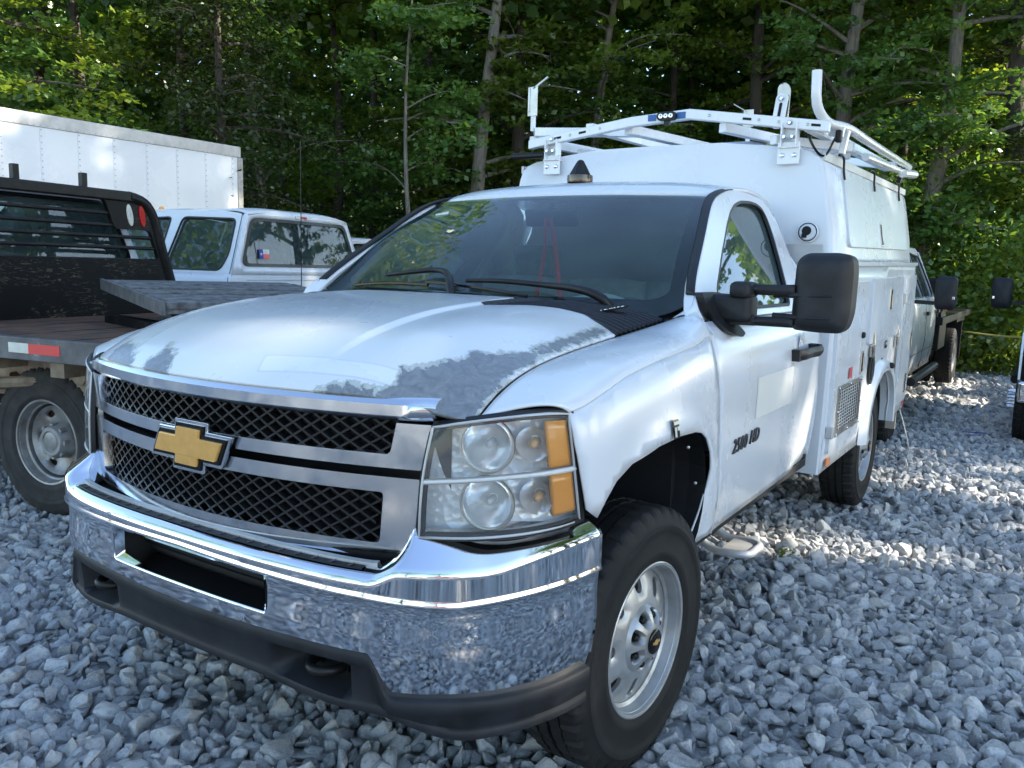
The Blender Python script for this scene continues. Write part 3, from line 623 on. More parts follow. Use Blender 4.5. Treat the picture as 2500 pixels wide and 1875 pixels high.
def _meshes(R=.405, W=.122, rim=.232, style='chevy'):
    k = R/.405; out = {}
    t = MB(); prof = [(W*.80,rim-.012),(W*.90,rim),(W*.955,rim+.018),(W*.965,rim+.020),(W*.975,rim+.034),(W*.968,rim+.036),(W,rim+.075),(W*.992,rim+.092),(W*1.006,rim+.094),(W*1.0,rim+.112),(W*.978,rim+.114),(W*.93,R-.035),(W*.86,R-.012),(W*.78,R-.003)]
    tread = []
    for a, b in ((.74,.40),(.34,.06),(-.0,-.0)):
        if a == 0: continue
        tread += [(W*a,R),(W*b,R+.002),(W*b-.001,R-.010),(W*(b-.06)+.001,R-.010)]
    full = prof+tread; full += [(-x, r) for x, r in full[::-1]]
    npf = len(prof)
    def wob(kk, i, r):
        if r > R-.014:
            if (i in (npf-2, npf-1, npf) or i in (len(full)-npf+1, len(full)-npf, len(full)-npf-1)) and kk % 5 == 0: return r-.016
            if kk % 5 == 2 and r > R-.004: return r-.004
        return r
    t.lathe(full, 200, 'x', wob=wob)
    out['tyre'] = t
    r = MB(); r.lathe([(W*.80,rim-.014),(W*.90,rim+.002),(W*.92,rim-.002),(W*.90,rim-.010),(W*.70,rim-.016),(W*.55,rim-.020),(W*.50,rim-.030),(-W*.8,rim-.03),(-W*.9,rim)], 72, 'x')
    f = spl([0,.06,.105,.13,.165,.195,.205], [.092,.088,.082,.076,.064,.052,.050]) if style == 'chevy' else spl([0,.06,.105,.13,.165,.195,.205], [.0,.0,.002,.010,.022,.040,.050])
    ring_holes(r, .100, .203, 8 if style == 'chevy' else 6, .163, .028 if style == 'chevy' else .018, .021 if style == 'chevy' else .030, lambda q: float(f(q)))
    out['rim'] = r
    c = MB()
    if style == 'chevy':
        g = spl([.03,.05,.07,.09,.105], [.122,.118,.110,.098,.080]); ring_holes(c, .036, .104, 8, .073, .017, .017, lambda q: float(g(q)), math.pi/8, 32, 4, .03)
    else:
        c.lathe([(.0,.108),(.030,.106),(.040,.100),(.085,.086),(.092,.080),(.092,.062),(.086,.058),(.086,.0)], 40, 'x')
        for s in range(8):
            a = 2*math.pi*s/8; c.obox((.062,.097*math.cos(a),.097*math.sin(a)), (.018,0,0), (0,.006*math.cos(a),.006*math.sin(a)), (0,-.012*math.sin(a),.012*math.cos(a)))
    out['cap'] = c
    b = MB().lathe([(.10,.037),(.126,.037),(.129,.033),(.129,.0)], 28, 'x') if style == 'chevy' else MB().lathe([(.088,.052),(.090,.048),(.089,.0)], 28, 'x')
    out['badge'] = b
    d = MB().lathe([(.02,.20),(-.02,.19),(-.03,.05),(-.03,.0)], 32, 'x'); out['drum'] = d
    return out
_WC = {}
LUG = MB().lathe([(.078,.0115),(.100,.0115),(.106,.007)], 6, 'x'); LUG.f.append(tuple(3*k+2 for k in range(6)))
def wheel(parent, c, side=1, steer=0., R=.405, W=.122, style='chevy', capmat=None, rimmat=None, tread=None):
    key = (R, W, style)
    if key not in _WC:
        m = _meshes(R, W, .232 if R < .42 else .245, style); _WC[key] = {k: v.mesh('wheel_'+k, 45) for k, v in m.items()}
        for k, v in _WC[key].items(): v.materials.append(RUBBER)
        _WC[key]['lug'] = LUG.mesh('lug_nut', 30); _WC[key]['lug'].materials.append(GLOSSB)
        bt = [(x*.17, (z-.985)*.17) for x, z in BTW]; q = MB().prism(bt, lambda a, b, k: (.1295+k, a*-1, b), .0012); _WC[key]['tie'] = q.mesh('cap_emblem', 0); _WC[key]['tie'].materials.append(GOLD)
        if style == 'chevy':
            _WC[key]['cap'].materials[0] = SILVER; _WC[key]['badge'].materials[0] = GLOSSB
        else: _WC[key]['cap'].materials[0] = capmat or PALEP; _WC[key]['badge'].materials[0] = capmat or PALEP
        _WC[key]['rim'].materials[0] = rimmat or SILVER; _WC[key]['drum'].materials[0] = RUST
        _WC[key]['tyre'].materials[0] = tread or RUBBER
    M = _WC[key]; w_ = bpy.data.objects.new('wheel', None); COL.objects.link(w_); w_.parent = parent; w_.empty_display_size = .1
    w_.location = c; w_.rotation_euler = (0, 0, steer+(0 if side > 0 else math.pi))
    def add(k, nm):
        o = bpy.data.objects.new(nm, M[k]); COL.objects.link(o); o.parent = w_; return o
    add('tyre', 'tyre'); add('rim', 'rim'); add('cap', 'hub_cap'); add('badge', 'cap_centre'); add('drum', 'brake_drum')
    if style == 'chevy':
        add('tie', 'cap_emblem')
        for s in range(8):
            o = add('lug', 'lug_nut'); a = math.pi/8+2*math.pi*s/8; o.location = (0, .073*math.cos(a), .073*math.sin(a))
    return w_
BTW = [(-.118,1.012),(-.049,1.012),(-.045,1.036),(.053,1.036),(.049,1.012),(.140,1.012),(.116,.961),(.043,.961),(.039,.935),(-.055,.935),(-.051,.961),(-.142,.961)]
# ================================================================== the white service truck
TRUCK = thing('service_truck', 'white service pickup with peeling hood, chrome grille and enclosed utility body', 'truck')
T = TRUCK
# ---- hood
_hz = spl([-.93,-.905,-.88,-.84,-.78,-.70,-.6,-.45,-.27,0,.2,.45], [1.146,1.160,1.182,1.214,1.246,1.275,1.301,1.330,1.350,1.364,1.366,1.356])
_gap = spl([-.76,-.715,-.69,-.56,-.385,-.06,.2,.43], [1.115,1.132,1.147,1.205,1.241,1.274,1.296,1.316])
def HOODZ(x, y):
    x = np.abs(np.asarray(x, float)); y = np.asarray(y, float)
    zc = _hz(y-.28*x*x+.012); s = np.clip((x-.46)/.33, 0, 1)**2.1
    z = zc*(1-s)+_gap(y)*s
    dome = smooth01((.385-x)/.022)*smooth01((y+.86)/.25)*.010
    return z+dome
def hood_front(x): return -.905+.28*x*x
def hood_rear(x):
    x = np.abs(x); return np.where(x < .345, .150-.35*x*x, np.where(x < .362, .108-(x-.345)/.017*.225, np.interp(x, [.362,.385,.48,.575,.65,.70,.785], [-.117,-.122,-.045,.018,.045,.022,.0])))
def build_hood():
    xs = np.unique(np.concatenate([np.linspace(-.783, .783, 181), [-.385,-.362,-.3535,-.345,.345,.3535,.362,.385]])); tv = np.linspace(0, 1, 150)**1.25
    X = np.repeat(xs[:, None], len(tv), 1); Y = hood_front(X)+(hood_rear(X)-hood_front(X))*tv[None, :]
    Z = HOODZ(X, Y); mb = MB().grid(np.stack([X, Y, Z], -1))
    o = mb.build('hood', HOODP, T, smooth=50, solid=.012)
    P = np.stack([X, Y], -1).reshape(-1, 2)
    big = PEEL_BIG; d = np.maximum.reduce([sdf(P, big)+.011]+[sdf(P, q)+.012 for q in PEEL_SMALL])
    for nm, dd in (('peel', d), ('tape', sdf(P, TAPE))):
        a = o.data.attributes.new(nm, 'FLOAT', 'POINT'); a.data.foreach_set('value', np.ascontiguousarray(dd, dtype=np.float32))
    return o
PEEL_BIG = [(.555,-.82),(.578,-.767),(.564,-.726),(.611,-.671),(.649,-.60),(.651,-.54),(.682,-.535),(.717,-.467),(.735,-.424),(.735,-.359),(.734,-.204),(.733,-.091),(.728,-.01),(.763,.008),(.768,-.155),(.767,-.314),(.769,-.413),(.776,-.513),(.774,-.59),(.776,-.647),(.786,-.72),(.786,-.95),(.56,-.95)]
PEEL_SMALL = [[(.402,-.866),(.435,-.839),(.494,-.813),(.524,-.807),(.575,-.80),(.575,-.95),(.42,-.95)], [(-.51,-.845),(-.523,-.797),(-.489,-.772),(-.374,-.831),(-.324,-.88),(-.33,-.95),(-.50,-.95)], [(-.245,-.90),(-.253,-.861),(-.226,-.846),(-.234,-.810),(-.142,-.865),(-.11,-.92),(-.20,-.95)]]
TAPE = [(.177,-.811),(.566,-.735),(.586,-.778),(.203,-.862)]
HOOD = build_hood()
# black louvre panels let into the rear corners of the hood
def louvre(sgn):
    xs = np.linspace(.364, .775, 70); tv = np.linspace(0, 1, 90)
    X = np.repeat(xs[:, None], len(tv), 1); y0 = hood_rear(X)+.004; y1 = .36+.05*smooth01((X-.5)/.25)
    Y = y0+(y1-y0)*tv[None, :]; ph = (Y-.10*smooth01((X-.45)/.3))/.034*2*math.pi
    amp = smooth01(tv/.06)*smooth01((1-tv)/.1); rip = (np.sin(ph)+.35*np.sin(2*ph))*.0042*amp[None, :]*smooth01((X-.366)/.05)
    Z = HOODZ(X, Y)+rip-.002
    mb = MB().grid(np.stack([X*sgn, Y, Z], -1)); lv = mb.build('hood_louvre', BLACKP, T, smooth=60, solid=.01)
    M = Matrix.Translation((.665*sgn, .205, float(HOODZ(.665, .205))+.008)) @ Matrix.Rotation(R_(-18*sgn), 4, 'Y') @ Matrix.Rotation(R_(62 if sgn > 0 else -62), 4, 'Z')
    MBp = MB().box(-.065, .065, -.013, .013, -.002, .002); MBp.tf(M); MBp.build('engine_badge', GLOSSB, lv)
    put_text('engine_lettering', 'VORTEC', .026, .0012, CHROME2, lv, M @ Matrix.Translation((0,0,.003)), .25)
    return lv
louvre(1); louvre(-1)
# ---- side surface of fenders and doors
_xz = spl([.46,.55,.62,.7,.82,1.0,1.12,1.19,1.25,1.30,1.345,1.41], [.925,.950,.966,.980,.992,1.0,1.0,.993,.976,.950,.915,.880])
def SIDE(y, z):
    y = np.asarray(y, float); z = np.asarray(z, float)
    sh = .085*smooth01((.30-y)/.80); x = _xz(z+sh*smooth01((z-.85)/.25))
    x = x-1.05*np.clip(-.40-y, 0, 1)**2-.006*((y-.9)/.8)**2*(y > .9)
    d = np.hypot(y+.05, (z-.56)*1.0)-.46
    return x+.016*np.exp(-(d/.05)**2)*(z > .5)*(np.abs(y) < .6)
ARCH = [(-.485,.872),(-.45,.915),(-.41,.951),(-.332,.982),(-.18,1.004),(-.02,1.007),(.10,1.001),(.165,.988),(.218,.962),(.258,.912),(.283,.85),(.290,.79),(.275,.71),(.245,.645),(.19,.598)]
DOORF = [(.425,.60),(.408,.80),(.362,1.0),(.328,1.15),(.318,1.23),(.330,1.30),(.365,1.37),(.398,1.403)]       # front edge of the door, bottom to top
def fender(sgn):
    mid = [(.305,1.275),(.20,1.256),(.05,1.243),(-.12,1.226),(-.30,1.203),(-.44,1.176),(-.53,1.152),(-.578,1.142)]
    front = [(-.572,1.07),(-.55,.98),(-.525,.90)]
    loop = ARCH+[(.24,.585),(.33,.582)]+[(y-.005, z) for y, z in DOORF[:5]]+[(.318,1.258)]+mid+front
    mb = fill(MB(), [loop], .028, lambda a, b: (float(SIDE(a, b)), a, b))
    # crown of the fender: from the hood gap over the shoulder
    top = []
    for y in np.linspace(-.715, .40, 60):
        ys = np.interp(y, [-.715, .40], [-.578, .318]); zs = np.interp(ys, [p[0] for p in mid[::-1]]+[.318], [p[1] for p in mid[::-1]]+[1.258])
        p0 = np.array([.790, y, float(_gap(y))-.001]); p2 = np.array([float(SIDE(ys, zs)), ys, zs])
        p1 = np.array([p2[0]-.018, ys*.7+y*.3, max(zs+.05, p0[2]-.012)+.05*smooth01((y-.12)/.28)])
        t = np.linspace(0, 1, 22)[:, None]; top.append(p0*(1-t)**2+p1*2*t*(1-t)+p2*t*t)
    mb.grid(np.array(top))
    # the strip that climbs to the windscreen pillar
    rear = [[(.800,.405,1.316),(.85,.405,1.352),(.884,.392,1.398)], [(.86,.37,1.335),(.885,.365,1.36),(.898,.365,1.378)], [tuple(top[-1][11]),tuple(top[-1][14]),(.935,.338,1.318)], [tuple(top[-1][16]),tuple(top[-1][19]),tuple(top[-1][21])]]
    mb.loft(rear, 12, 12)
    if sgn < 0: mb = mb.mirror()
    o = mb.build('fender', PAINT, T, smooth=40, solid=.006, fixn=True)
    # inner wheel liner
    lin = MB(); A = np.array([(y, z) for y, z in ARCH]); c = np.array([-.05,.60])
    rows = []
    for xx, k in ((.99, 1.0), (.93, 1.03), (.62, 1.03)): rows.append([(xx*sgn, *(c+(p-c)*k)) for p in A])
    lin.grid(np.array(rows)); lin.poly([[(p[0], p[1]) for p in A]], lambda a, b: (.62*sgn, a, b)); ln = lin.build('wheel_liner', DARK, o, smooth=0)
    if sgn > 0:
        for p in ((.205,.98,.93),(.275,.985,.80),(.22,.97,.66)): bolt(MB(), (p[1]-.02, p[0]-.012, p[2]), (.4,-1,0), .006, .003).build('liner_clip', STEEL, o)
        d = MB().prism(rrect(-.100,-.058,1.012,1.064,.003,2), lambda a, b, k: (float(SIDE(a, b))+.009+k, a, b), .002); st = d.build('emission_sticker', GLOSSB, o)
        e = MB()
        for y0, y1, z0, z1 in ((-.096,-.062,1.051,1.060),(-.096,-.083,1.017,1.045),(-.079,-.062,1.034,1.045)): e.prism([(y0,z0),(y1,z0),(y1,z1),(y0,z1)], lambda a, b, k: (float(SIDE(a, b))+.0115+k, a, b), .0008)
        e.build('sticker_print', WHTTAPE, o)
    return o
fender(1); fender(-1)
# ---- doors
def gx(z): return .925-.433*(z-1.31)
FR_OUT = [(.398,1.403),(.458,1.454),(.616,1.561),(.76,1.655),(.90,1.742),(.975,1.775),(1.072,1.801),(1.18,1.822),(1.296,1.836),(1.48,1.845),(1.62,1.841),(1.70,1.826),(1.77,1.788),(1.815,1.73),(1.835,1.66),(1.84,1.53),(1.822,1.40),(1.80,1.315)]
WIN = [(.56,1.345),(.635,1.425),(.808,1.545),(1.004,1.669),(1.10,1.722),(1.19,1.757),(1.30,1.780),(1.45,1.790),(1.56,1.788),(1.625,1.770),(1.652,1.73),(1.65,1.66),(1.612,1.539),(1.57,1.44),(1.515,1.345)]
def door(sgn):
    up = fill(MB(), [[(.345,1.318),(.37,1.372)]+FR_OUT, rpoly(WIN, .03)], .05, lambda a, b: (gx(b)-.012*((a-1.1)/.8)**2, a, b))
    if sgn < 0: up = up.mirror()
    d = up.build('door', PAINT, T, smooth=40, solid=.045, bevel=.010)
    rear = [(1.80,1.315),(1.762,1.14),(1.752,.95),(1.728,.82),(1.68,.72),(1.60,.635),(1.52,.588)]
    loop = [(y+.003, z) for y, z in DOORF[:6]]+[(.345,1.318)]+rear+[(.43,.584)]
    lo = fill(MB(), [rpoly(loop, .01, 2)], .035, lambda a, b: (float(SIDE(a, b)), a, b))
    if sgn < 0: lo = lo.mirror()
    lo.build('door_skin', DIRTYP if False else PAINT, d, smooth=40, solid=.006)
    gl = fill(MB(), [rpoly([(y+(.012 if y < 1.1 else -.0), z) for y, z in WIN], .03)], .12, lambda a, b: (gx(b)-.022-.012*((a-1.1)/.8)**2, a, b))
    gs = MB(); loopw = rpoly(WIN, .03); gs.tube([((gx(b)-.010-.012*((a-1.1)/.8)**2), a, b) for a, b in loopw+[loopw[0]]], .011, 6, caps=False)
    if sgn < 0: gl = gl.mirror(); gs = gs.mirror()
    gl.build('door_window', SIDEGL, d, smooth=40); gs.build('window_seal', BLACKP, d)
    # handle with finger cup
    y0, z0 = 1.46, 1.150; xh = float(SIDE(y0, z0))
    cup = MB().lathe([(0, .062), (.001, .055), (-.012, .030), (-.016, .0)], 28, 'x', (xh+.002, 1.40, 1.152)); 
    cup.v = [(x, 1.40+(y-1.40)*1.0, 1.152+(z-1.152)*1.35) for x, y, z in cup.v]
    hd = MB().loft([[(xh+.016,1.24,1.165),(xh+.040,1.28,1.172),(xh+.046,1.40,1.176),(xh+.042,1.56,1.178),(xh+.012,1.585,1.176)],[(xh+.024,1.24,1.145),(xh+.050,1.28,1.150),(xh+.056,1.40,1.152),(xh+.052,1.56,1.154),(xh+.016,1.588,1.152)],[(xh+.016,1.24,1.125),(xh+.038,1.28,1.126),(xh+.044,1.40,1.128),(xh+.040,1.56,1.130),(xh+.012,1.585,1.130)]], 26, 12)
    hd.obox((xh+.012,1.265,1.147),(.022,0,0),(0,.028,0),(0,0,.024)); hd.obox((xh+.008,1.56,1.153),(.018,0,0),(0,.026,0),(0,0,.024))
    if sgn < 0: cup = cup.mirror(); hd = hd.mirror()
    cup.build('finger_cup', PAINT, d, smooth=60); hd.build('door_handle', BLACKP, d, smooth=60, solid=.006)
    return d
DOOR = door(1); door(-1)
gd = MB().prism(rrect(.765,1.275,.945,1.100,.004,2), lambda a, b, k: (float(SIDE(a, b))+.0012+k, a, b), .0004)
gd = fill(MB(), [rrect(.765,1.275,.945,1.100,.004,2)], .05, lambda a, b: (float(SIDE(a, b))+.0016, a, b)); gd.build('decal_residue', GHOST, DOOR, smooth=60)
def side_frame(y, z, off=0.0):
    x = float(SIDE(y, z))+off; dz = (float(SIDE(y, z+.03))-float(SIDE(y, z-.03)))/.06
    up = Vector((dz, 0, 1)).normalized(); fwd = Vector((0, 1, 0)); n = fwd.cross(up).normalized()
    m = Matrix((fwd, up, n)).transposed().to_4x4(); m.translation = (x, y, z); return m
BDG = simple('badge_chrome', (.05,.053,.06), .25, .5)
put_text('model_badge', '2500', .074, .003, BDG, DOOR, side_frame(.605,.876,.0035), .18); put_text('model_badge', 'HD', .074, .003, BDG, DOOR, side_frame(.775,.880,.0035), .18)
# ---- cab shell: roof, pillars, back wall, sill
rs = []
for yc, zc, xe, ye, ze in ((.985,1.800,.690,1.068,1.790),(1.03,1.832,.697,1.11,1.808),(1.12,1.862,.700,1.17,1.824),(1.30,1.885,.700,1.32,1.842),(1.60,1.883,.700,1.58,1.846),(1.80,1.866,.696,1.76,1.826),(1.91,1.835,.69,1.86,1.79),(1.955,1.78,.69,1.90,1.72),(1.965,1.60,.80,1.93,1.55),(1.965,1.30,.905,1.93,1.30),(1.965,.95,.96,1.93,.95),(1.965,.60,.94,1.93,.60)):
    half = [(0, yc, zc), (.30, yc+(ye-yc)*.12, zc-(zc-ze)*.13), (.52, yc+(ye-yc)*.42, zc-(zc-ze)*.42), (.64/.69*xe, yc+(ye-yc)*.8, zc-(zc-ze)*.78), (xe, ye, ze)]
    rs.append([(-x, y, z) for x, y, z in half[:0:-1]]+half)
roof = MB().loft(rs, 60, 70); roof.build('cab_shell', PAINT, T, smooth=45, solid=.02)
for sgn in (1, -1):
    b = fill(MB(), [[(1.60,.60),(1.70,.70),(1.745,.80),(1.768,.95),(1.778,1.14),(1.818,1.315),(1.94,1.315),(1.94,.60)]], .08, lambda a, c: (float(SIDE(a, c))-.008-.02*((a-1.7)/.2)**2, a, c))
    c = fill(MB(), [[(1.818,1.315),(1.838,1.42),(1.855,1.53),(1.85,1.66),(1.83,1.735),(1.86,1.77),(1.925,1.72),(1.94,1.315)]], .06, lambda a, z: (gx(z)-.014-.02*((a-1.75)/.2)**2, a, z))
    o = len(b.v); b.v += c.v; b.f += [tuple(i+o for i in f) for f in c.f]
    sl = MB().loft([[(.940,.43,.580),(.943,1.0,.580),(.943,1.90,.592)],[(.920,.43,.560),(.922,1.0,.560),(.922,1.93,.57)],[(.87,.43,.53),(.87,1.0,.53),(.87,1.93,.545)]], 12, 8)
    if sgn < 0: b = b.mirror(); sl = sl.mirror()
    b.build('cab_corner', PAINT, T, solid=.01); sl.build('sill', PAINT, T)
    pl = MB(); fr = [(gx(z)-.012*((y-1.1)/.8)**2+.001, y, z) for y, z in FR_OUT[:9]]
    inn = [(x-.036, y+.006-.003*i, z+.002) for i, (x, y, z) in enumerate(fr)]
    mid_ = [((a[0]+b_[0])/2-.003, (a[1]+b_[1])/2-.003, (a[2]+b_[2])/2+.003) for a, b_ in zip(fr, inn)]
    pl.loft([[(x, y-.004, z) for x, y, z in fr], mid_, inn], 40, 8)
    if sgn < 0: pl = pl.mirror()
    pl.build('pillar_trim', BLACKP, T, smooth=60, solid=.012)
# ---- windscreen with black border band
wb = [(0,.235,1.318),(.30,.255,1.318),(.60,.325,1.320),(.77,.385,1.330),(.857,.405,1.372)]
wt = [(0,.985,1.797),(.30,.992,1.795),(.50,1.012,1.790),(.62,1.022,1.787),(.692,1.020,1.781)]
wm = [(0,.60,1.585),(.30,.612,1.582),(.56,.645,1.577),(.70,.660,1.576),(.784,.655,1.574)]
def sym(c): return [(-x, y, z) for x, y, z in c[:0:-1]]+list(c)
MB().loft([sym(wb), sym(wm), sym(wt)], 60, 40).build('windshield', WSGLASS, T, smooth=60)
WSG = np.stack([curve(np.stack([curve(sym(c), 121)[i] for c in (wb, wm, wt)]), 81) for i in range(121)])      # u across, v up
def wsp(u, v, off=0.0):
    i = u*120; j = v*80; a = WSG[int(i), int(j)]; b = WSG[min(int(i)+1, 120), min(int(j)+1, 80)]; t = np.array([i-int(i), 0, 0])
    p = a+(WSG[min(int(i)+1,120), int(j)]-a)*(i-int(i))+(WSG[int(i), min(int(j)+1,80)]-a)*(j-int(j)); return p+np.array([0,-.78,.62])*off
fr_out = [(0.0,0.0),(1,0),(1,1),(0,1)]; fr_in = rpoly([(.05,.11),(.95,.11),(.955,.955),(.045,.955)], [.05,.05,.05,.05], 6)
band = fill(MB(), [fr_out, fr_in], .025, lambda a, b: tuple(wsp(min(max(a, 0), 1), min(max(b, 0), 1), -.004)))
band.build('windshield_border', GLOSSB, T, smooth=60)
# cowl between hood and glass
ck = np.linspace(-.80, .80, 41)
MB().loft([[(x, (.146-.35*x*x if abs(x) < .345 else .33+.06*(abs(x)-.345)/.45), float(HOODZ(x, .2))-.014-.02*(abs(x) > .345)) for x in ck], [(x, .26+.14*(abs(x)/.8)**2+.012, 1.322-.0*abs(x)) for x in ck], [(x, .31+.14*(abs(x)/.8)**2, 1.330) for x in ck]], 80, 10).build('cowl', BLACKP, T, smooth=40, solid=.01)
MB().box(-.79,.79,.0,.42,1.10,1.24).build('cowl_plenum', DARK, T)
# wipers
def wiper(piv, knee, end, b0, b1):
    mb = MB(); mb.tube([piv, tuple(np.array(piv)+(0,-.01,.012)), knee, tuple((np.array(knee)+np.array(end))/2+np.array((0,-.006,.006))), end], .011, 8, 24, rs=np.interp(np.linspace(0,1,24),[0,.2,.5,1],[.017,.016,.011,.0085]))
    o = mb.build('wiper', BLACKP, T, smooth=50)
    bl = MB(); bl.tube([b0, tuple((np.array(b0)*.5+np.array(b1)*.5)+np.array((0,-.012,.008))), b1], .0065, 6, 16); bl.build('wiper_blade', GLOSSB, o)
    pv = MB().lathe([(0,.02),(.018,.02),(.026,.012)], 12, 'z', piv); pv.build('wiper_pivot', BLACKP, o)
def W(u, v, off=.018): return tuple(wsp(u, v, off))
wiper((.60,.335,1.335), W(.70,.145,.030), W(.49,.165,.022), W(.37,.150,.016), W(.66,.085,.016))
wiper((-.02,.265,1.335), W(.41,.215,.030), W(.22,.18,.022), W(.115,.10,.016), W(.385,.13,.016))
# roof marker and header stub
bc = MB().lathe([(0,.058),(.012,.060),(.034,.058),(.036,.052),(.075,.030),(.098,.016),(.104,.008)], 8, 'z', (-.01,1.20,1.873)); bc.f.append(tuple(7*k+6 for k in range(8)))
bc.build('roof_beacon', BLACKP, T, smooth=20); MB().lathe([(0,.0592),(.013,.0605),(.032,.0592)], 24, 'z', (-.01,1.20,1.874)).build('beacon_base', simple('smoky_amber', (.06,.035,.02), .15, coat=.5), T)
# ---- interior
INT = MB().loft([[(-.74,.36,1.20),(0,.28,1.21),(.74,.36,1.20)],[(-.74,.42,1.302),(0,.36,1.305),(.74,.42,1.302)],[(-.76,.80,1.295),(0,.78,1.295),(.30,.79,1.298),(.42,.80,1.335),(.55,.80,1.298),(.76,.80,1.295)],[(-.76,.90,1.20),(0,.90,1.20),(.76,.90,1.20)],[(-.76,.86,.95),(0,.86,.95),(.76,.86,.95)]], 60, 40).build('dashboard', DASH, T, smooth=50)
sw = MB(); cw = Vector((.40,1.00,1.185)); q = Matrix.Rotation(R_(-62), 4, 'X')
ring = [cw+(q @ Vector((.19*math.cos(a), .19*math.sin(a), 0))) for a in np.linspace(0, 2*math.pi, 41)]
sw.tube([tuple(p) for p in ring], .015, 8, caps=False); sw.obox(cw, tuple(q @ Vector((.175,0,0))), tuple(q @ Vector((0,.03,0))), tuple(q @ Vector((0,0,.014)))); sw.tube([tuple(cw), (.40,.82,1.11)], .03, 8)
sw.build('steering_wheel', simple('wheel_vinyl', (.05,.055,.06), .6), T)
for x0, x1 in ((-.74,-.22),(-.20,.20),(.22,.74)):
    b = MB().loft([[(x0,1.50,.78),(x0,1.56,1.05),(x0+.02,1.62,1.40)],[((x0+x1)/2,1.46,.80),((x0+x1)/2,1.52,1.08),((x0+x1)/2,1.58,1.42)],[(x1,1.50,.78),(x1,1.56,1.05),(x1-.02,1.62,1.40)]], 16, 14)
    b.obox(((x0+x1)/2,1.32,.80),((x1-x0)/2,0,0),(0,.25,0),(0,0,.07)); st = b.build('seat', SEATF, T, solid=.12)
    if x1-x0 > .45: MB().obox(((x0+x1)/2,1.61,1.51),(.13,0,0),(0,.05,.012),(0,-.02,.085)).build('headrest', SEATF, st, bevel=.04, seg=3)
MB().box(-.93,.93,.30,1.93,.54,.60).build('cab_floor', DARK, T)
MB().box(-.88,.88,.27,.34,.6,1.22).build('firewall', DARK, T)
MB().lathe([(0,.002),(0,.0)],4).build('dome_stub', DARK, T) if False else None
rm = MB().obox(tuple(wsp(.5,.86,-.07)), (.125,0,0), (0,.012,.005), (0,-.012,.034)); rm.tube([tuple(wsp(.5,.93,-.01)), tuple(wsp(.5,.86,-.06))], .012, 8); rm.build('rear_view_mirror', BLACKP, T, bevel=.012)
MB().obox(tuple(wsp(.115,.80,-.003)), (.035,.004,.006), (0,.003,-.002), (-.004,.010,.010)).build('inspection_sticker', WHTTAPE, T)
# ---- grille
def gy(x): return -.895+.28*np.asarray(x)**2
def sweep(prof, x0, x1, n=48, zf=None, yf=gy):
    mb = MB(); xs = np.linspace(x0, x1, n); rows = []
    for x in xs:
        k = zf(x) if zf else (0., 1.)
        rows.append([(x, float(yf(x))+dy, (z if not zf else k[0]+(k[1]-k[0])*z)) for dy, z in prof])
    mb.grid(np.array(rows), close_v=True); m = len(prof); mb.f.append(tuple(range(m))[::-1]); mb.f.append(tuple((n-1)*m+i for i in range(m))); return mb
def bprof(z0, z1, d=.03, pr=.012, r=.3):
    h = z1-z0; return [(d,z0),(.004,z0),(-pr*.55,z0+h*.10),(-pr,z0+h*.28),(-pr,z1-h*.28),(-pr*.55,z1-h*.10),(.004,z1),(d,z1)]
GR = sweep(bprof(1.110,1.168,.06,.022), -.697, .697, 64, yf=lambda x: gy(x)+.02*smooth01((abs(x)-.64)/.06)).build('grille', CHROME2, T, smooth=40)
def plate(loops, off, name, mat, th=.03, bev=.006): return fill(MB(), loops, .03, lambda a, b: (a, float(gy(a))+off, b)).build(name, mat, GR, smooth=40, solid=th, bevel=bev, seg=3)
plate([rpoly([(-.694,1.108),(-.672,.998),(.672,.998),(.694,1.108),(.613,1.108),(.598,1.031),(-.598,1.031),(-.613,1.108)], [0,.004,.004,0,0,.012,.012,0])], -.012, 'grille_bar', CHROME2)
plate([rpoly([(-.668,.976),(-.655,.775),(.655,.775),(.668,.976)], [.004,.055,.055,.004], 8), rpoly([(-.583,.938),(-.574,.811),(.574,.811),(.583,.938)], .012)], -.012, 'grille_bar', CHROME2)
for s in (1, -1):
    # dark gap between grille and lamp
    g = MB().loft([[(.672*s,-.76,1.115),(.655*s,-.765,.98),(.643*s,-.77,.80)],[(.640*s,-.66,1.115),(.625*s,-.66,.98),(.615*s,-.66,.80)]], 10, 4); g.build('grille_gap', DARK, GR)
def lattice(z0, z1, xw0, xw1):
    mb = MB(); dz = z1-z0; pitch = .053; slope = .62
    xm = max(xw0, xw1)+.02
    for d in (1, -1):
        for k in range(-48, 49):
            xa = k*pitch-.3*d; pts = []
            for t in np.linspace(0, 1, 7):
                z = z0+dz*t; x = xa+d*(dz*t)/slope; lim = xw0+(xw1-xw0)*t
                if abs(x) <= lim: pts.append((x, z))
            if len(pts) < 2: continue
            for (xa_, za), (xb, zb) in zip(pts[:-1], pts[1:]):
                ya, yb = float(gy(xa_))+.016, float(gy(xb))+.016; o = len(mb.v); th = .0032
                for (x, y, z) in ((xa_, ya, za), (xb, yb, zb)):
                    mb.v += [(x, y, z+th), (x, y, z-th), (x, y+.026, z-th*.8), (x, y+.026, z+th*.8)]
                mb.f += [(o,o+1,o+5,o+4),(o+1,o+2,o+6,o+5),(o+2,o+3,o+7,o+6),(o+3,o,o+4,o+7)]
    return mb
lattice(1.026,1.116,.600,.615).build('grille_mesh', BLACKP, GR, smooth=0)
lattice(.806,.942,.574,.585).build('grille_mesh', BLACKP, GR, smooth=0)
MB().loft([[(-.70,-.70,1.14),(0,-.80,1.14),(.70,-.70,1.14)],[(-.70,-.70,.77),(0,-.80,.77),(.70,-.70,.77)]], 20, 6).build('radiator_screen', DARK, GR)
rd = MB()
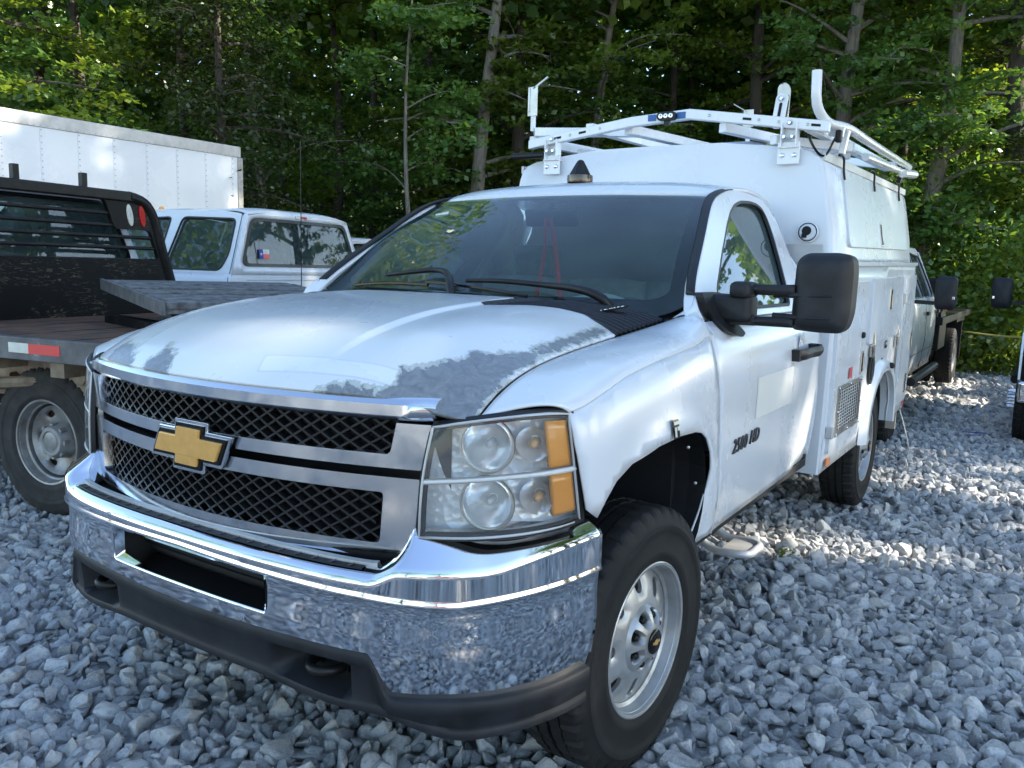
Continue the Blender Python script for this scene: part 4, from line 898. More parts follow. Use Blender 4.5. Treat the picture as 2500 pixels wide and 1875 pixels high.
for k in range(16): rd.box(-.62,.62,-.735,-.730,.80+k*.02,.806+k*.02)
rd.build('condenser_fin', simple('condenser', (.05,.05,.052), .5, .6), GR, smooth=0)
sg = simple('support_grey', (.09,.09,.095), .5)
for a_, b_, w__ in (((-.30,-.78,1.12),(.10,-.78,.80),.05),((.12,-.78,1.12),(.12,-.78,.80),.06),((.46,-.70,1.10),(.46,-.70,.82),.03)): MB().beam(a_, b_, .02, w__).build('core_support', sg, GR)
# emblem
BT = [(-.118,1.012),(-.049,1.012),(-.045,1.036),(.053,1.036),(.049,1.012),(.140,1.012),(.116,.961),(.043,.961),(.039,.935),(-.055,.935),(-.051,.961),(-.142,.961)]
def grow(pts, k):
    n = len(pts); out = []
    for i in range(n):
        p = Vector(pts[i]); a = (p-Vector(pts[i-1])).normalized(); b = (Vector(pts[(i+1) % n])-p).normalized()
        na = Vector((-a.y, a.x)); nb = Vector((-b.y, b.x)); m = (na+nb); m = m/(m.dot(na)) if abs(m.dot(na)) > 1e-6 else na
        out.append(tuple(p+m*k))
    return out
yb = float(gy(0))
MB().prism(grow(BT, .019), lambda a, b, k: (a, yb-.012-k, b), .012).build('emblem_surround', CHROME2, GR, bevel=.004)
MB().prism(grow(BT, .010), lambda a, b, k: (a, yb-.022-k, b), .006).build('emblem_border', GLOSSB, GR, bevel=.002)
MB().prism(BT, lambda a, b, k: (a, yb-.026-k-.004*(k > 0)*max(0, 1-abs(b-.985)/.03)*0, b), .009).build('emblem', GOLD, GR, bevel=.004)
# ---- bumper
_bx = curve([(0,-.962,0),(.15,-.961,0),(.30,-.955,0),(.45,-.942,0),(.60,-.914,0),(.70,-.875,0),(.79,-.815,0),(.87,-.725,0),(.93,-.615,0),(.962,-.51,0),(.975,-.425,0)], 400)[:, :2]
_bs = np.concatenate([[0], np.cumsum(np.linalg.norm(np.diff(_bx, axis=0), axis=1))]); BL = _bs[-1]
def bpos(s):
    a = abs(s); x = np.interp(a, _bs, _bx[:, 0]); y = np.interp(a, _bs, _bx[:, 1]); e = .004
    x2 = np.interp(min(a+e, BL), _bs, _bx[:, 0]); y2 = np.interp(min(a+e, BL), _bs, _bx[:, 1]); x1 = np.interp(max(a-e, 0), _bs, _bx[:, 0]); y1 = np.interp(max(a-e, 0), _bs, _bx[:, 1])
    t = np.array([x2-x1, y2-y1]); t /= np.linalg.norm(t); nrm = np.array([t[1], -t[0]]); sg = 1 if s >= 0 else -1
    return np.array([x*sg, y]), np.array([nrm[0]*sg, nrm[1]])
def zt(x): x = abs(x); return .763+.030*smooth01((x-.62)/.075)+.035*smooth01((x-.84)/.13)
def zb(x): x = abs(x); return .566-.010*smooth01(x/.5)*-1-.110*smooth01((x-.615)/.055)-.008*smooth01((x-.75)/.2)
ss = np.unique(np.concatenate([np.linspace(-BL, BL, 150), [-.318,.318], np.linspace(.60,.74,24), -np.linspace(.60,.74,24), np.linspace(.29,.318,5), -np.linspace(.29,.318,5)]))
def brow(s):
    p, n = bpos(s); x = abs(p[0]); t, b = float(zt(x)), float(zb(x)); cr = float(np.interp(x, [0,.6,.8,.97], [.727,.716,.702,.722])); it = min(.712, cr-.012); 
    lo = .618 if b < .60 else .618
    rec = .020*smooth01((.66-x)/.05)
    up_ = float(smooth01((x-.665)/.045)); prof = [(-.115+rec+.02*up_, t+.016-.5*rec+.050*up_),(-.075+.015*(1-up_), t+.012+.036*up_),(-.045+.023*(1-up_), t+.006+.018*up_),(-.010, t),(-.002, t-.009),(.0008, t-.018),(.001, t-.026),(.0006, cr+.014),(.001, cr+.008),(.004, cr+.003),(.004, cr-.003),(-.003, cr-.008),(-.005, it)]
    for k in np.linspace(it, lo, 5)[1:]: prof.append((-.006-.002*math.sin((it-k)/(it-lo)*3.14), k))
    for k in np.linspace(lo, b, 6)[1:]: prof.append((-.006-.020*((lo-k)/.16)**2, k))
    prof += [(-.055, b-.012)]
    return [(p[0]+n[0]*o, p[1]+n[1]*o, z) for o, z in prof]
rows = [brow(s) for s in ss]; bm_ = MB(); G = np.array(rows); nv = G.shape[1]
bm_.v = [tuple(p) for p in G.reshape(-1, 3)]
for i in range(len(ss)-1):
    for j in range(nv-1):
        if abs((ss[i]+ss[i+1])/2) < .318 and 12 <= j < 16: continue
        bm_.f.append((i*nv+j, i*nv+j+1, (i+1)*nv+j+1, (i+1)*nv+j))
BUMP = bm_.build('front_bumper', CHROME, T, smooth=50, solid=.004)
def inset(z, d, x): p, n = bpos(x); return (p[0]+n[0]*d, p[1]+n[1]*d, z)
it = MB(); xs_ = np.linspace(-.318, .318, 30)
it.grid(np.array([[inset(.618,-.006,x), inset(.622,-.02,x), inset(.640,-.05,x), inset(.648,-.09,x)] for x in xs_]))
for s in (1, -1): it.grid(np.array([[inset(.618,-.006,.318*s), inset(.66,-.006,.318*s), inset(.712,-.006,.318*s)], [inset(.618,-.03,.306*s), inset(.66,-.03,.306*s), inset(.712,-.03,.306*s)]]))
it.build('intake_lip', CHROME, BUMP, smooth=50)
ik = MB(); ik.grid(np.array([[inset(.60,-.10,x), inset(.735,-.10,x)] for x in xs_])); ik.grid(np.array([[inset(.713,-.006,x), inset(.73,-.10,x)] for x in xs_]))
for s in (1, -1): ik.grid(np.array([[inset(.60,-.006,.322*s), inset(.73,-.006,.322*s)], [inset(.60,-.11,.31*s), inset(.73,-.11,.31*s)]]))
ik.build('air_intake', DARK, BUMP, smooth=0)
# rubber step pad with ribs
sp = MB(); xs_ = np.linspace(-.60, .60, 61)
sp.grid(np.array([[inset(float(zt(bpos(x)[0][0]))+.0085,-.022,x), inset(float(zt(bpos(x)[0][0]))+.0115,-.025,x), inset(float(zt(bpos(x)[0][0]))+.0125,-.042,x), inset(float(zt(bpos(x)[0][0]))+.011,-.045,x)] for x in xs_]))
pad = sp.build('step_pad', BLACKR, BUMP, smooth=30)
wr = simple('worn_rib', (.09,.09,.095), .6)
for x in np.linspace(-.56,.56,22): MB().tube([inset(float(zt(x))+.0130,-.026,x), inset(float(zt(x))+.0135,-.042,x+.008)], .0018, 5).build('pad_rib', wr, pad)
tr = MB(); xs_ = np.linspace(-.63, .63, 61); tr.grid(np.array([[inset(float(zt(x))+.006,-.046,x), inset(float(zt(x))+.018,-.047,x), inset(float(zt(x))+.020,-.060,x), inset(float(zt(x))+.006,-.066,x)] for x in xs_])); tr.build('bumper_filler', ALU, BUMP, smooth=40)
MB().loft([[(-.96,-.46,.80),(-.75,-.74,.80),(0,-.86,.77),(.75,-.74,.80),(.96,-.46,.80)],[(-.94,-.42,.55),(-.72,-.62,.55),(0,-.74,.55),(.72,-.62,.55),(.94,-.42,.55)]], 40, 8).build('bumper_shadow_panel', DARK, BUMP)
# plastic air dam under the bumper
def zd(x): x = abs(x); return .437-.02*smooth01((x-.25)/.3)-.062*smooth01((x-.62)/.22)
def hookx(x): x = abs(x); return smooth01((x-.335)/.03)*smooth01((.575-x)/.03)
dm = MB(); rows = []
for s in np.linspace(-BL+.02, BL-.02, 150):
    p, n = bpos(s); x = abs(p[0]); b = float(zb(x)); d = float(zd(x)); h = float(hookx(x)); mid = b-.030
    prof = [(-.050,b+.004),(-.012,b+.003),(-.006,b-.004),(-.006,b-.026),(-.009,mid-.004),(-.012-.075*h,mid-.012-.004*h),(-.016-.085*h,(mid+d)/2),(-.018-.065*h,d+.034+.004*h),(-.016,d+.026),(-.013,d+.020),(-.016,d+.006),(-.030,d)]
    rows.append([(p[0]+n[0]*o, p[1]+n[1]*o, z) for o, z in prof])
DAM = dm.grid(np.array(rows)).build('air_dam', BLACKR, T, smooth=50)
for s in (1, -1):
    hk = MB(); a = np.linspace(0, math.pi, 14); hk.tube([((.455-.045*math.cos(t))*s, -.86-.055*math.sin(t), .492) for t in a], .0125, 10)
    hk.beam((.41*s,-.86,.492),(.41*s,-.70,.492),.03,.026); hk.beam((.50*s,-.86,.492),(.50*s,-.70,.492),.03,.026); hk.build('tow_hook', BLKSTEEL, T, smooth=60)
# ---- headlights
def headlight(s):
    top = [(.698,-.772,1.104),(.79,-.736,1.124),(.88,-.668,1.139),(.930,-.612,1.143),(.948,-.578,1.140)]
    md = [(.686,-.792,.985),(.79,-.748,.992),(.885,-.675,.998),(.942,-.602,1.0),(.958,-.555,1.0)]
    bot = [(.682,-.798,.843),(.79,-.752,.850),(.885,-.672,.858),(.940,-.585,.866),(.960,-.525,.872)]
    f = lambda c, d: [(x-d*.45, y+d*.9, z) for x, y, z in c]
    mx = lambda mb: mb if s > 0 else mb.mirror()
    hs = mx(MB().loft([f(top,.075), f(md,.085), f(bot,.075)], 30, 16)).build('headlight', FACET, T, smooth=60)
    e = MB()                                                                         # side walls of the lamp bucket
    for c in (top, bot): e.loft([f(c,.004), f(c,.08)], 24, 4)
    for k in (0, 4): e.loft([[f(top,.004)[k], f(md,.004)[k], f(bot,.004)[k]], [f(top,.08)[k], f(md,.088)[k], f(bot,.08)[k]]], 12, 4)
    mx(e).build('lamp_bucket', simple('lamp_wall_%d' % s, (.80,.81,.82), .3, .1), hs, smooth=40)
    L = np.stack([curve(np.stack([curve(c, 41)[i] for c in (bot, md, top)]), 31) for i in range(41)])
    def at(u, v, d=0.): p = L[int(round(u*40)), int(round(v*30))]; return np.array([p[0]-d*.45, p[1]+d*.9, p[2]])
    # lens with raised clear rim
    mx(MB().loft([top, md, bot], 40, 24)).build('lens', LENS, hs, smooth=60)
    rim = [at(u, 1) for u in np.linspace(0,1,20)]+[at(1, v) for v in np.linspace(1,0,14)[1:]]+[at(u, 0) for u in np.linspace(1,0,20)[1:]]+[at(0, v) for v in np.linspace(0,1,14)[1:]]
    mx(MB().tube([tuple(p) for p in rim], .0034, 6, caps=False)).build('lens_rim', ALU, hs, smooth=60)
    mx(MB().tube([tuple(at(u, .5, .006)) for u in np.linspace(.01,.99,24)], .0075, 8)).build('lens_divider', PALEP, hs, smooth=60)
    for v in (.76, .27):
        c = at(.40, v, .050); ax = Vector((.30,-.95,0)).normalized(); q = ax.to_track_quat('Z','Y').to_matrix().to_4x4(); q.translation = Vector(c)
        bw = MB().lathe([(.020,.066),(.022,.058),(.012,.052),(-.008,.045),(-.022,.030),(-.030,.012)], 32, 'z').tf(q); mx(bw).build('reflector_bowl', REFLEC, hs, smooth=60)
        rg = MB().lathe([(.020,.068),(.026,.067),(.026,.063),(.018,.062)], 32, 'z').tf(q); mx(rg).build('reflector_ring', STEEL, hs, smooth=60)
        bb = MB().lathe([(-.03,.010),(.006,.010),(.012,.006),(.014,.001)], 12, 'z').tf(q); mx(bb).build('bulb', PALEP, hs, smooth=60)
        tb = MB(); c2 = at(.705, v-.02, .05)
        q2 = q.copy(); q2.translation = Vector(c2); tb.lathe([(.015,.042),(.005,.036),(-.02,.016)], 20, 'z').tf(q2); mx(tb).build('reflector_bowl', REFLEC, hs, smooth=60)
        tb = MB().lathe([(-.02,.011),(.01,.012),(.022,.008),(.026,.001)], 12, 'z').tf(q2); mx(tb).build('signal_bulb', simple('pale_amber_%d_%d' % (s > 0, v > .5), (.65,.38,.16), .3), hs, smooth=60)
    for v0, v1 in ((.54,.92),(.09,.46)):
        am = MB(); u0, u1 = .80, .965
        am.grid(np.array([[at(u, v, .010) for v in np.linspace(v0, v1, 8)] for u in np.linspace(u0, u1, 8)]))
        a = mx(am).build('amber_reflector', AMBER, hs, smooth=60, solid=.012)
        rb = MB()
        for v in np.linspace(v0+.02, v1-.02, 12): rb.tube([tuple(at(u, v, .0085)) for u in np.linspace(u0+.015, u1-.015, 6)], .0018, 5)
        for u in (u0+.05, u0+.10): rb.tube([tuple(at(u, v, .0085)) for v in np.linspace(v0, v1, 5)], .0018, 5)
    # black seat of the lamp in the body
    bz = MB(); bz.tube([(p[0]-.004, p[1]+.012, p[2]) for p in map(tuple, rim)], .012, 6, caps=False); mx(bz).build('lamp_gasket', BLACKP, hs)
    return hs
headlight(1); headlight(-1)
for s in (1, -1):
    b = MB().loft([[(.66*s,-.765,.84),(.79*s,-.715,.840),(.875*s,-.635,.848),(.935*s,-.50,.862)],[(.66*s,-.745,.78),(.79*s,-.690,.785),(.865*s,-.61,.795),(.92*s,-.48,.81)]], 20, 4); b.build('lamp_filler', BLACKP, T, smooth=60)
    c = MB().loft([[(.70*s,-.775,1.112),(.79*s,-.73,1.130),(.88*s,-.66,1.147),(.95*s,-.572,1.150)],[(.70*s,-.70,1.118),(.79*s,-.66,1.134),(.88*s,-.60,1.13),(.93*s,-.52,1.13)]], 20, 4); c.build('lamp_header', BLACKP, T, smooth=60)
MB().box(-.64,.64,-.74,.30,.62,1.08).build('engine_bay_block', DARK, T)
# ---- wheels, mirrors, step
wheel(T, (.866,-.062,.392), 1, R_(-4), R=.396, W=.113); wheel(T, (-.866,-.062,.392), -1, R_(-4), R=.396, W=.113)
wheel(T, (.866,3.40,.398), 1, R=.396, W=.113); wheel(T, (-.866,3.40,.398), -1, R=.396, W=.113)
ax = MB(); ax.tube([(-.78,3.40,.40),(.78,3.40,.40)], .055, 12); ax.lathe([(-.16,.05),(-.10,.13),(0,.17),(.10,.13),(.16,.05)], 16, 'x', (0,3.40,.40)); ax.tube([(-.76,-.055,.38),(.76,-.055,.38)], .04, 10); ax.build('axle', DARK, T)
fr_ = MB()
for s in (1,-1): fr_.box(.38*s-.04,.38*s+.04,-.70,4.60,.50,.66)
for y in (-.60,.6,1.6,2.6,3.9,4.5): fr_.box(-.42,.42,y-.05,y+.05,.52,.64)
fr_.box(-.45,.45,.2,1.9,.40,.52); fr_.build('chassis', DARK, T)
def mirror(s):
    mx = lambda mb: mb if s > 0 else mb.mirror()
    # head: rounded shell facing forward
    cx, cz, hw, hh = 1.235, 1.420, .090, .131
    lp_ = [(p[0]*hw, p[1]*hh) for p in rpoly([(-1,-.95),(.0,-1.0),(.82,-1.0),(1.0,-.55),(1.02,.55),(.95,.95),(.55,1.02),(-.60,1.0),(-.93,.80)], [.25,.1,.3,.3,.3,.35,.35,.3,.3], 5)]
    def face(a, b):
        d = float(_dist(np.array([[a, b]]), lp_)[0]); t = min(1., d/.055); return (cx+a, .60+.012-.046*math.sqrt(max(0, 1-(1-t)**2))+.20*a, cz+b)
    mb = fill(MB(), [lp_], .014, face); bd = _dense(lp_, .014)
    mb.grid(np.array([[(cx+a, .60+.012+.20*a, cz+b) for a, b in bd], [(cx+a, .60+.06+.20*a, cz+b) for a, b in bd], [(cx+a*.985, .60+.105+.20*a, cz+b*.985) for a, b in bd]]), close_v=True)
    hd = mx(mb).build('door_mirror', BLACKR, T, smooth=70)
    gl = MB().poly([[(p[0]*.92*hw, p[1]*.92*hh) for p in rrect(-1,1,-1,1,.3)]], lambda a, b: (cx+a, .60+.103+.10*a*2, cz+b)); mx(gl).build('mirror_glass', CHROME, hd)
    rb = MB()                                                   # two ribs that run into the shell
    for z in (1.4115, 1.338): rb.tube([(1.09,.572,z),(1.15,.570,z),(1.21,.566,z),(1.275,.575,z)], .008, 8, 18, rs=np.interp(np.linspace(0,1,18),[0,.5,1],[.013,.009,.003]))
    mx(rb).build('shell_rib', BLACKR, hd, smooth=60)
    ar = MB(); ar.loft([[(1.035,.53,1.445),(1.09,.545,1.444),(1.16,.57,1.446)],[(1.035,.515,1.43),(1.09,.535,1.43),(1.16,.56,1.43)],[(1.035,.53,1.408),(1.09,.545,1.408),(1.16,.57,1.406)]], 8, 8)
    ar.loft([[(1.035,.53,1.336),(1.09,.545,1.337),(1.16,.57,1.337)],[(1.035,.515,1.32),(1.09,.535,1.32),(1.16,.56,1.318)],[(1.035,.53,1.305),(1.09,.545,1.304),(1.16,.57,1.302)]], 8, 8)
    mx(ar).build('mirror_arm', BLACKR, hd, smooth=60, solid=.03)
    bs = MB()
    for z0, z1, zz in ((1.315,1.408,0),(1.395,1.452,1)):
        x0, x1 = (.885,1.035) if zz == 0 else (.965,1.037); ll = []
        for yy, sc in ((.585,.9),(.55,1.0),(.50,1.0),(.475,.92),(.468,.7)):
            m0, m1 = (x0+x1)/2, (z0+z1)/2; ll.append([(m0+(p[0]-m0)*sc, yy+.12*(p[0]-x0)*(zz == 0), m1+(p[1]-m1)*sc) for p in rrect(x0,x1,z0,z1,.018,4)])
        bs.grid(np.array(ll), close_v=True); bs.f.append(tuple(len(bs.v)-len(ll[-1])+i for i in range(len(ll[-1]))))
    bs.beam((.94,.53,1.322),(1.04,.545,1.322),.05,.035); mx(bs).build('mirror_knuckle', BLACKR, hd, smooth=60)
    ft = MB().prism(rpoly([(.37,1.412),(.56,1.412),(.565,1.33),(.60,1.275),(.53,1.262),(.44,1.285),(.39,1.345)], .02), lambda a, b, k: (float(gx(b)) if b > 1.33 else .918+(1.33-b)*.9, a, b) if k == 0 else ((float(gx(b)) if b > 1.33 else .918+(1.33-b)*.9)+k, a, b), .028)
    mx(ft).build('mirror_base', BLACKP, hd, bevel=.008)
    return hd
mirror(1)
for s in (1, -1):
    st = MB(); st.tube([(.70*s,1.04,.42),(.75*s,1.035,.34),(.88*s,1.03,.325),(.925*s,1.05,.325),(.935*s,1.12,.325),(.93*s,1.20,.325),(.90*s,1.225,.325),(.75*s,1.24,.335),(.70*s,1.245,.42)], .017, 10, 50); o = st.build('cab_step', ALU, T, smooth=60)
    pl_ = MB().box(min(.81*s,.925*s),max(.81*s,.925*s),1.045,1.225,.318,.326); 
    pl_.build('step_tread', ALU, o, bevel=.002)
# ================================================================== utility body
B0, B1 = 2.03, 4.74                       # front and rear of the body
def bx_low(y, z): return .985+.012*smooth01((y-2.0)/1.5)-.010*smooth01((.62-z)/.12)
RARC = [(3.03,.478),(3.045,.60),(3.10,.70),(3.19,.785),(3.31,.845),(3.45,.872),(3.60,.875),(3.74,.852),(3.86,.80),(3.95,.72),(4.00,.62),(4.015,.478)]
UB = fill(MB(), [[(B0,.478)]+RARC+[(B1,.478),(B1,1.585),(B0,1.538)]], .07, lambda a, b: (float(bx_low(a, b)), a, b))
UBm = UB.mirror()
# front and rear walls of the lower box, top ledge
def wall(y, x1, z0, z1, ztop): return MB().grid(np.array([[(-x1,y,z0),(-x1,y,z1)],[x1,y,z0] and [(x1,y,z0),(x1,y,z1)]]))
fw = MB().poly([[(-.965,.478),(.965,.478),(.975,1.0),(.982,1.538),(-.982,1.538),(-.975,1.0)]], lambda a, b: (a, B0-.012, b))
UBODY = UB.build('utility_body', BODYP, T, smooth=40, solid=.01); UBm.build('body_side', BODYP, UBODY, smooth=40, solid=.01)
fw.grid(np.array([[(s*.965,B0-.012,z) for z in (.478,.8,1.2,1.538)] for s in (1,)]+[[(float(bx_low(B0, z)),B0+.002,z) for z in (.478,.8,1.2,1.538)]]))
fw.grid(np.array([[(-.965,B0-.012,z) for z in (.478,.8,1.2,1.538)]]+[[(-float(bx_low(B0, z)),B0+.002,z) for z in (.478,.8,1.2,1.538)]]))
fw.build('body_front_wall', BODYP, UBODY)
rw = MB().poly([[(-.99,.478),(.99,.478),(.99,1.585),(-.99,1.585)]], lambda a, b: (a, B1, b)); rw.poly([[(-.99,B0),(.99,B0),(.99,B1),(-.99,B1)]], lambda a, b: (a, b, 1.538+.0173*(b-B0)-.002)); rw.poly([[(-.95,B0),(.95,B0),(.95,3.0),(-.95,3.0)]], lambda a, b: (a, b, .50)); rw.build('body_rear_wall', BODYP, UBODY, smooth=0)
# upper box: rounded tapering shell
def upx(z, y): k = (z-1.545)/(2.10-1.545); return .962-.100*k
sec = []
def upsec(y, zo, top, inx):
    half = [(.962-inx,1.545+zo),(.953-inx,1.59+zo),(.944-inx,1.70+zo),(.912-inx,1.88+zo),(.888-inx,2.00+zo),(.872-inx,2.045+zo),(.845-inx,2.075+zo),(.78-inx,2.098+zo),(.60-inx,2.125+zo*1.0+top*.5),(.36,2.148+zo+top),(0,2.152+zo+top)]
    return [(x, y, z) for x, z in half]+[(-x, y, z) for x, z in half[-2::-1]]
for y, ins in ((B0+.010,.030),(B0+.014,.012),(B0+.035,0.),(2.5,0),(3.2,0),(4.0,0),(B1-.06,0),(B1-.02,.01),(B1,.035)):
    zo = .020*(y-B0); sec.append(upsec(y, zo, 0, ins))
ub = MB().grid(np.array(sec)); n_ = len(sec[0]); ub.f.append(tuple(range(n_))); ub.f.append(tuple((len(sec)-1)*n_+i for i in range(n_))[::-1])
ub.build('upper_box', BODYP, UBODY, smooth=50)
sk = MB()
for k, (sc, z) in enumerate(((1.0,2.13),(.99,2.165),(.95,2.186),(.80,2.196),(.4,2.20),(.02,2.20))): sk.v += [(.10+p[0]*.40*sc, 2.75+p[1]*.50*sc, z) for p in rrect(-1,1,-1,1,.25,6)]
m_ = len(rrect(-1,1,-1,1,.25,6)); sk.f = [(i*m_+j, i*m_+(j+1)%m_, (i+1)*m_+(j+1)%m_, (i+1)*m_+j) for i in range(5) for j in range(m_)]
sk.build('roof_vent_dome', SKYLIGHT, UBODY, smooth=60)
def bpanel(name, loop, off, thick, mat=BODYP, parent=None, xf=bx_low, r=.03, bev=.012, sides=(1,-1)):
    out = None
    for s in sides:
        lp = rpoly(loop, r); mb = fill(MB(), [lp], .10, lambda a, b: (float(xf(a, b))+off+thick, a, b)); n0 = len(mb.v)
        bd = _dense(lp, .10); rows = [[(float(xf(a, b))+off+thick, a, b) for a, b in bd], [(float(xf(a, b))+off-.004, a, b) for a, b in bd]]
        mb.grid(np.array(rows), close_v=True)
        bmx = mb if s > 0 else mb.mirror(); o = bmx.build(name, mat, parent or UBODY, smooth=30)
        bm = bmesh.new(); bm.from_mesh(o.data); bmesh.ops.remove_doubles(bm, verts=bm.verts, dist=.0006); bm.to_mesh(o.data); bm.free()
        md = o.modifiers.new('edge', 'BEVEL'); md.width = bev; md.segments = 3; md.limit_method = 'ANGLE'; md.angle_limit = R_(50); md.harden_normals = True
        if s > 0: out = o
    return out
def latch(c, h, w_, n=(1,0,0), lean=0.0, dark=True, parent=None):
    """paddle latch: steel frame, dark well, lever"""
    x, y, z = c; f = bpanelbox(x, y, z, w_, h, .010, STEEL, 'door_latch', parent, lean)
    bpanelbox(x+.004, y, z, w_*.62, h*.84, .008, GLOSSB if dark else STEEL, 'latch_well', f, lean)
    bpanelbox(x+.012, y, z-h*.05, w_*.40, h*.60, .008, STEEL, 'latch_lever', f, lean); return f
def bpanelbox(x, y, z, w_, h, d, mat, name, parent, lean=0.0):
    mb = MB().obox((x+d/2, y, z), (d/2,0,0), (0,w_/2,0), (-lean*h/2,0,h/2)); return mb.build(name, mat, parent or UBODY, bevel=.003)
dA = bpanel('compartment_door', [(2.085,.575),(2.80,.575),(2.805,1.458),(2.085,1.448)], 0, .020)
dB = bpanel('compartment_door', [(2.935,1.085),(4.10,1.10),(4.055,1.490),(2.935,1.466)], 0, .020)
dC = bpanel('compartment_door', [(4.165,.56),(4.67,.56),(4.69,1.505),(4.165,1.495)], 0, .020)
dU = bpanel('compartment_door', [(2.40,1.632),(4.45,1.680),(4.47,2.075),(2.43,2.040)], -.002, .022, xf=lambda a, b: .962-.175*(b-.02*(a-B0)-1.545)-.018*smooth01((1.66-b)/.06)*0, r=.05, bev=.016)
bpanel('belt_moulding', [(B0+.01,1.528),(4.73,1.575),(4.73,1.597),(B0+.01,1.550)], 0, .014, r=.008, bev=.006)
# step between lower and upper body
for y0, y1, zz in ((2.36,4.48,1.612),): 
    for s in (1,-1): MB().loft([[(s*.968,y0,zz-.045),(s*.968,y1,zz+.005)],[(s*.985,y0,zz-.055),(s*.985,y1,zz-.005)]],4,3).build('drip_rail', BODYP, UBODY)
latch((1.008,2.735,1.000), .125, .062, parent=dA); latch((1.010,3.56,1.340), .15, .085, parent=dB); latch((1.013,4.62,1.01), .14, .05, parent=dC)
latch((.946,3.385,1.742), .15, .075, lean=.19, parent=dU)
lk = MB().lathe([(0,.018),(.018,.018),(.024,.012)], 14, 'x', (1.004,2.70,1.155)); lk.f.append(tuple(3*k+2 for k in range(14))); lk.build('lock_cover', BLACKP, dA)
hg = MB(); hg.obox((1.004,2.072,.692),(.018,0,0),(0,.018,0),(0,0,.030)); hg.build('door_hinge', ALU, dA, bevel=.006); hg2 = MB().obox((1.012,4.150,1.335),(.02,0,0),(0,.03,0),(0,0,.035)); hg2.build('door_hinge', ALU, dC, bevel=.006)
# vent with steel grid
VT = MB(); lp = rrect(2.175,2.775,.650,.917,.012,3); hole = rrect(2.225,2.735,.683,.893,.006,2)
VT = fill(MB(), [lp, hole], .2, lambda a, b: (float(bx_low(a, b))+.0245, a, b)).build('vent_frame', STEEL, dA, smooth=0, solid=.004)
MB().poly([hole], lambda a, b: (float(bx_low(a, b))+.0212, a, b)).build('vent_well', DARK, VT)
vg = MB()
for z in np.linspace(.693,.883,12): vg.tube([(1.009,2.228,z),(1.009,2.732,z)], .0032, 5)
for y in np.linspace(2.25,2.71,9): vg.tube([(1.0105,y,.684),(1.0105,y,.892)], .0030, 5)
vg.build('vent_grid', ALU, VT); vf = MB()
for y in np.linspace(2.24,2.52,7): vf.box(1.0065,1.0078,y,y+.012,.685,.76)
vf.build('vent_fin', BLACKP, VT); bo = MB()
for y, z in ((2.20,.66),(2.47,.66),(2.75,.66),(2.20,.905),(2.47,.905),(2.75,.905),(2.195,.78),(2.755,.78)): bolt(bo, (float(bx_low(y, z))+.0245,y,z), (1,0,0), .010, .007)
bo.build('vent_bolt', CHROME2, VT)
# reflectors and marker lamps
bpanelbox(1.011,2.455,.964,.085,.06,.001,REDTAPE,'red_reflector',UBODY); bpanelbox(.990,2.155,.524,.095,.040,.002,ORANGE,'orange_reflector',UBODY); bpanelbox(.998,4.70,.520,.06,.04,.002,REDTAPE,'red_reflector',UBODY)
ml = MB().lathe([(0,.026),(.008,.025),(.014,.016),(.016,.002)], 20, 'y', (.905,B0-.014,.944)); ml.v = [(x, 2*(B0-.014)-y, z) for x, y, z in ml.v]; ml.build('marker_lamp', simple('smoked_amber_lamp', (.16,.045,.012), .15, coat=.4), UBODY); MB().lathe([(0,.034),(-.006,.033),(-.008,.026)], 20, 'y', (.905,B0-.013,.944)).build('lamp_grommet', BLACKP, UBODY)
# fuel door with rubber surround, hose box, tail lamp
fd = MB(); fd.v = []; 
ov = [(3.115+.075*math.cos(a), .928+.095*math.sin(a)) for a in np.linspace(0, 2*math.pi, 28, endpoint=False)]
MB().prism(ov, lambda a, b, k: (float(bx_low(a, b))+.001+k, a, b), .016).build('fuel_filler', BLACKP, UBODY, bevel=.006)
MB().prism([(3.115+(p[0]-3.115)*.68, .928+(p[1]-.928)*.74) for p in ov], lambda a, b, k: (float(bx_low(a, b))+.012+k, a, b), .010).build('fuel_cap', GLOSSB, UBODY, bevel=.004)
fl = MB(); arc = [p for p in RARC]; rows = []
for (y, z) in curve([(0, a, b) for a, b in arc], 60)[:, 1:]:
    c_ = np.array([3.52,.47]); d = np.array([y, z])-c_; d /= np.linalg.norm(d)
    rows.append([(1.0-.06,y,z),(1.030,y,z),(1.038,*(np.array([y,z])+d*.010)),(1.030,*(np.array([y,z])+d*.055)),(.992,*(np.array([y,z])+d*.085))])
for s in (1, -1): MB().grid(np.array([[(p[0]*s,p[1],p[2]) for p in r] for r in rows])).build('wheel_arch_flare', BODYP, UBODY, smooth=50)
wl = MB().grid(np.array([[(x,y,z) for x in (.94,.55)] for y, z in RARC])); wl.poly([RARC], lambda a, b: (.55, a, b)); wl2 = wl.mirror(); wl.build('wheel_well', DARK, UBODY); wl2.build('wheel_well', DARK, UBODY)
MB().obox((.78,4.02,.62),(.14,0,0),(0,.02,0),(0,0,.16)).build('mud_flap', simple('grey_flap', (.16,.155,.145), .8), UBODY)
bpanel('hose_pocket', [(4.045,1.065),(4.145,1.075),(4.15,.62),(4.10,.62)], 0, .004, mat=simple('pocket_grey', (.16,.15,.13), .7), r=.01, bev=.002, sides=(1,))
tl = bpanelbox(1.013,4.53,.70,.075,.145,.008,STEEL,'tail_lamp',UBODY); tp = MB()
for k in range(6): tp.obox((1.022,4.53,.642+k*.023),(.003,0,0),(0,.026,.006),(0,0,.005))
tp.build('lamp_slat', GLOSSB, tl)
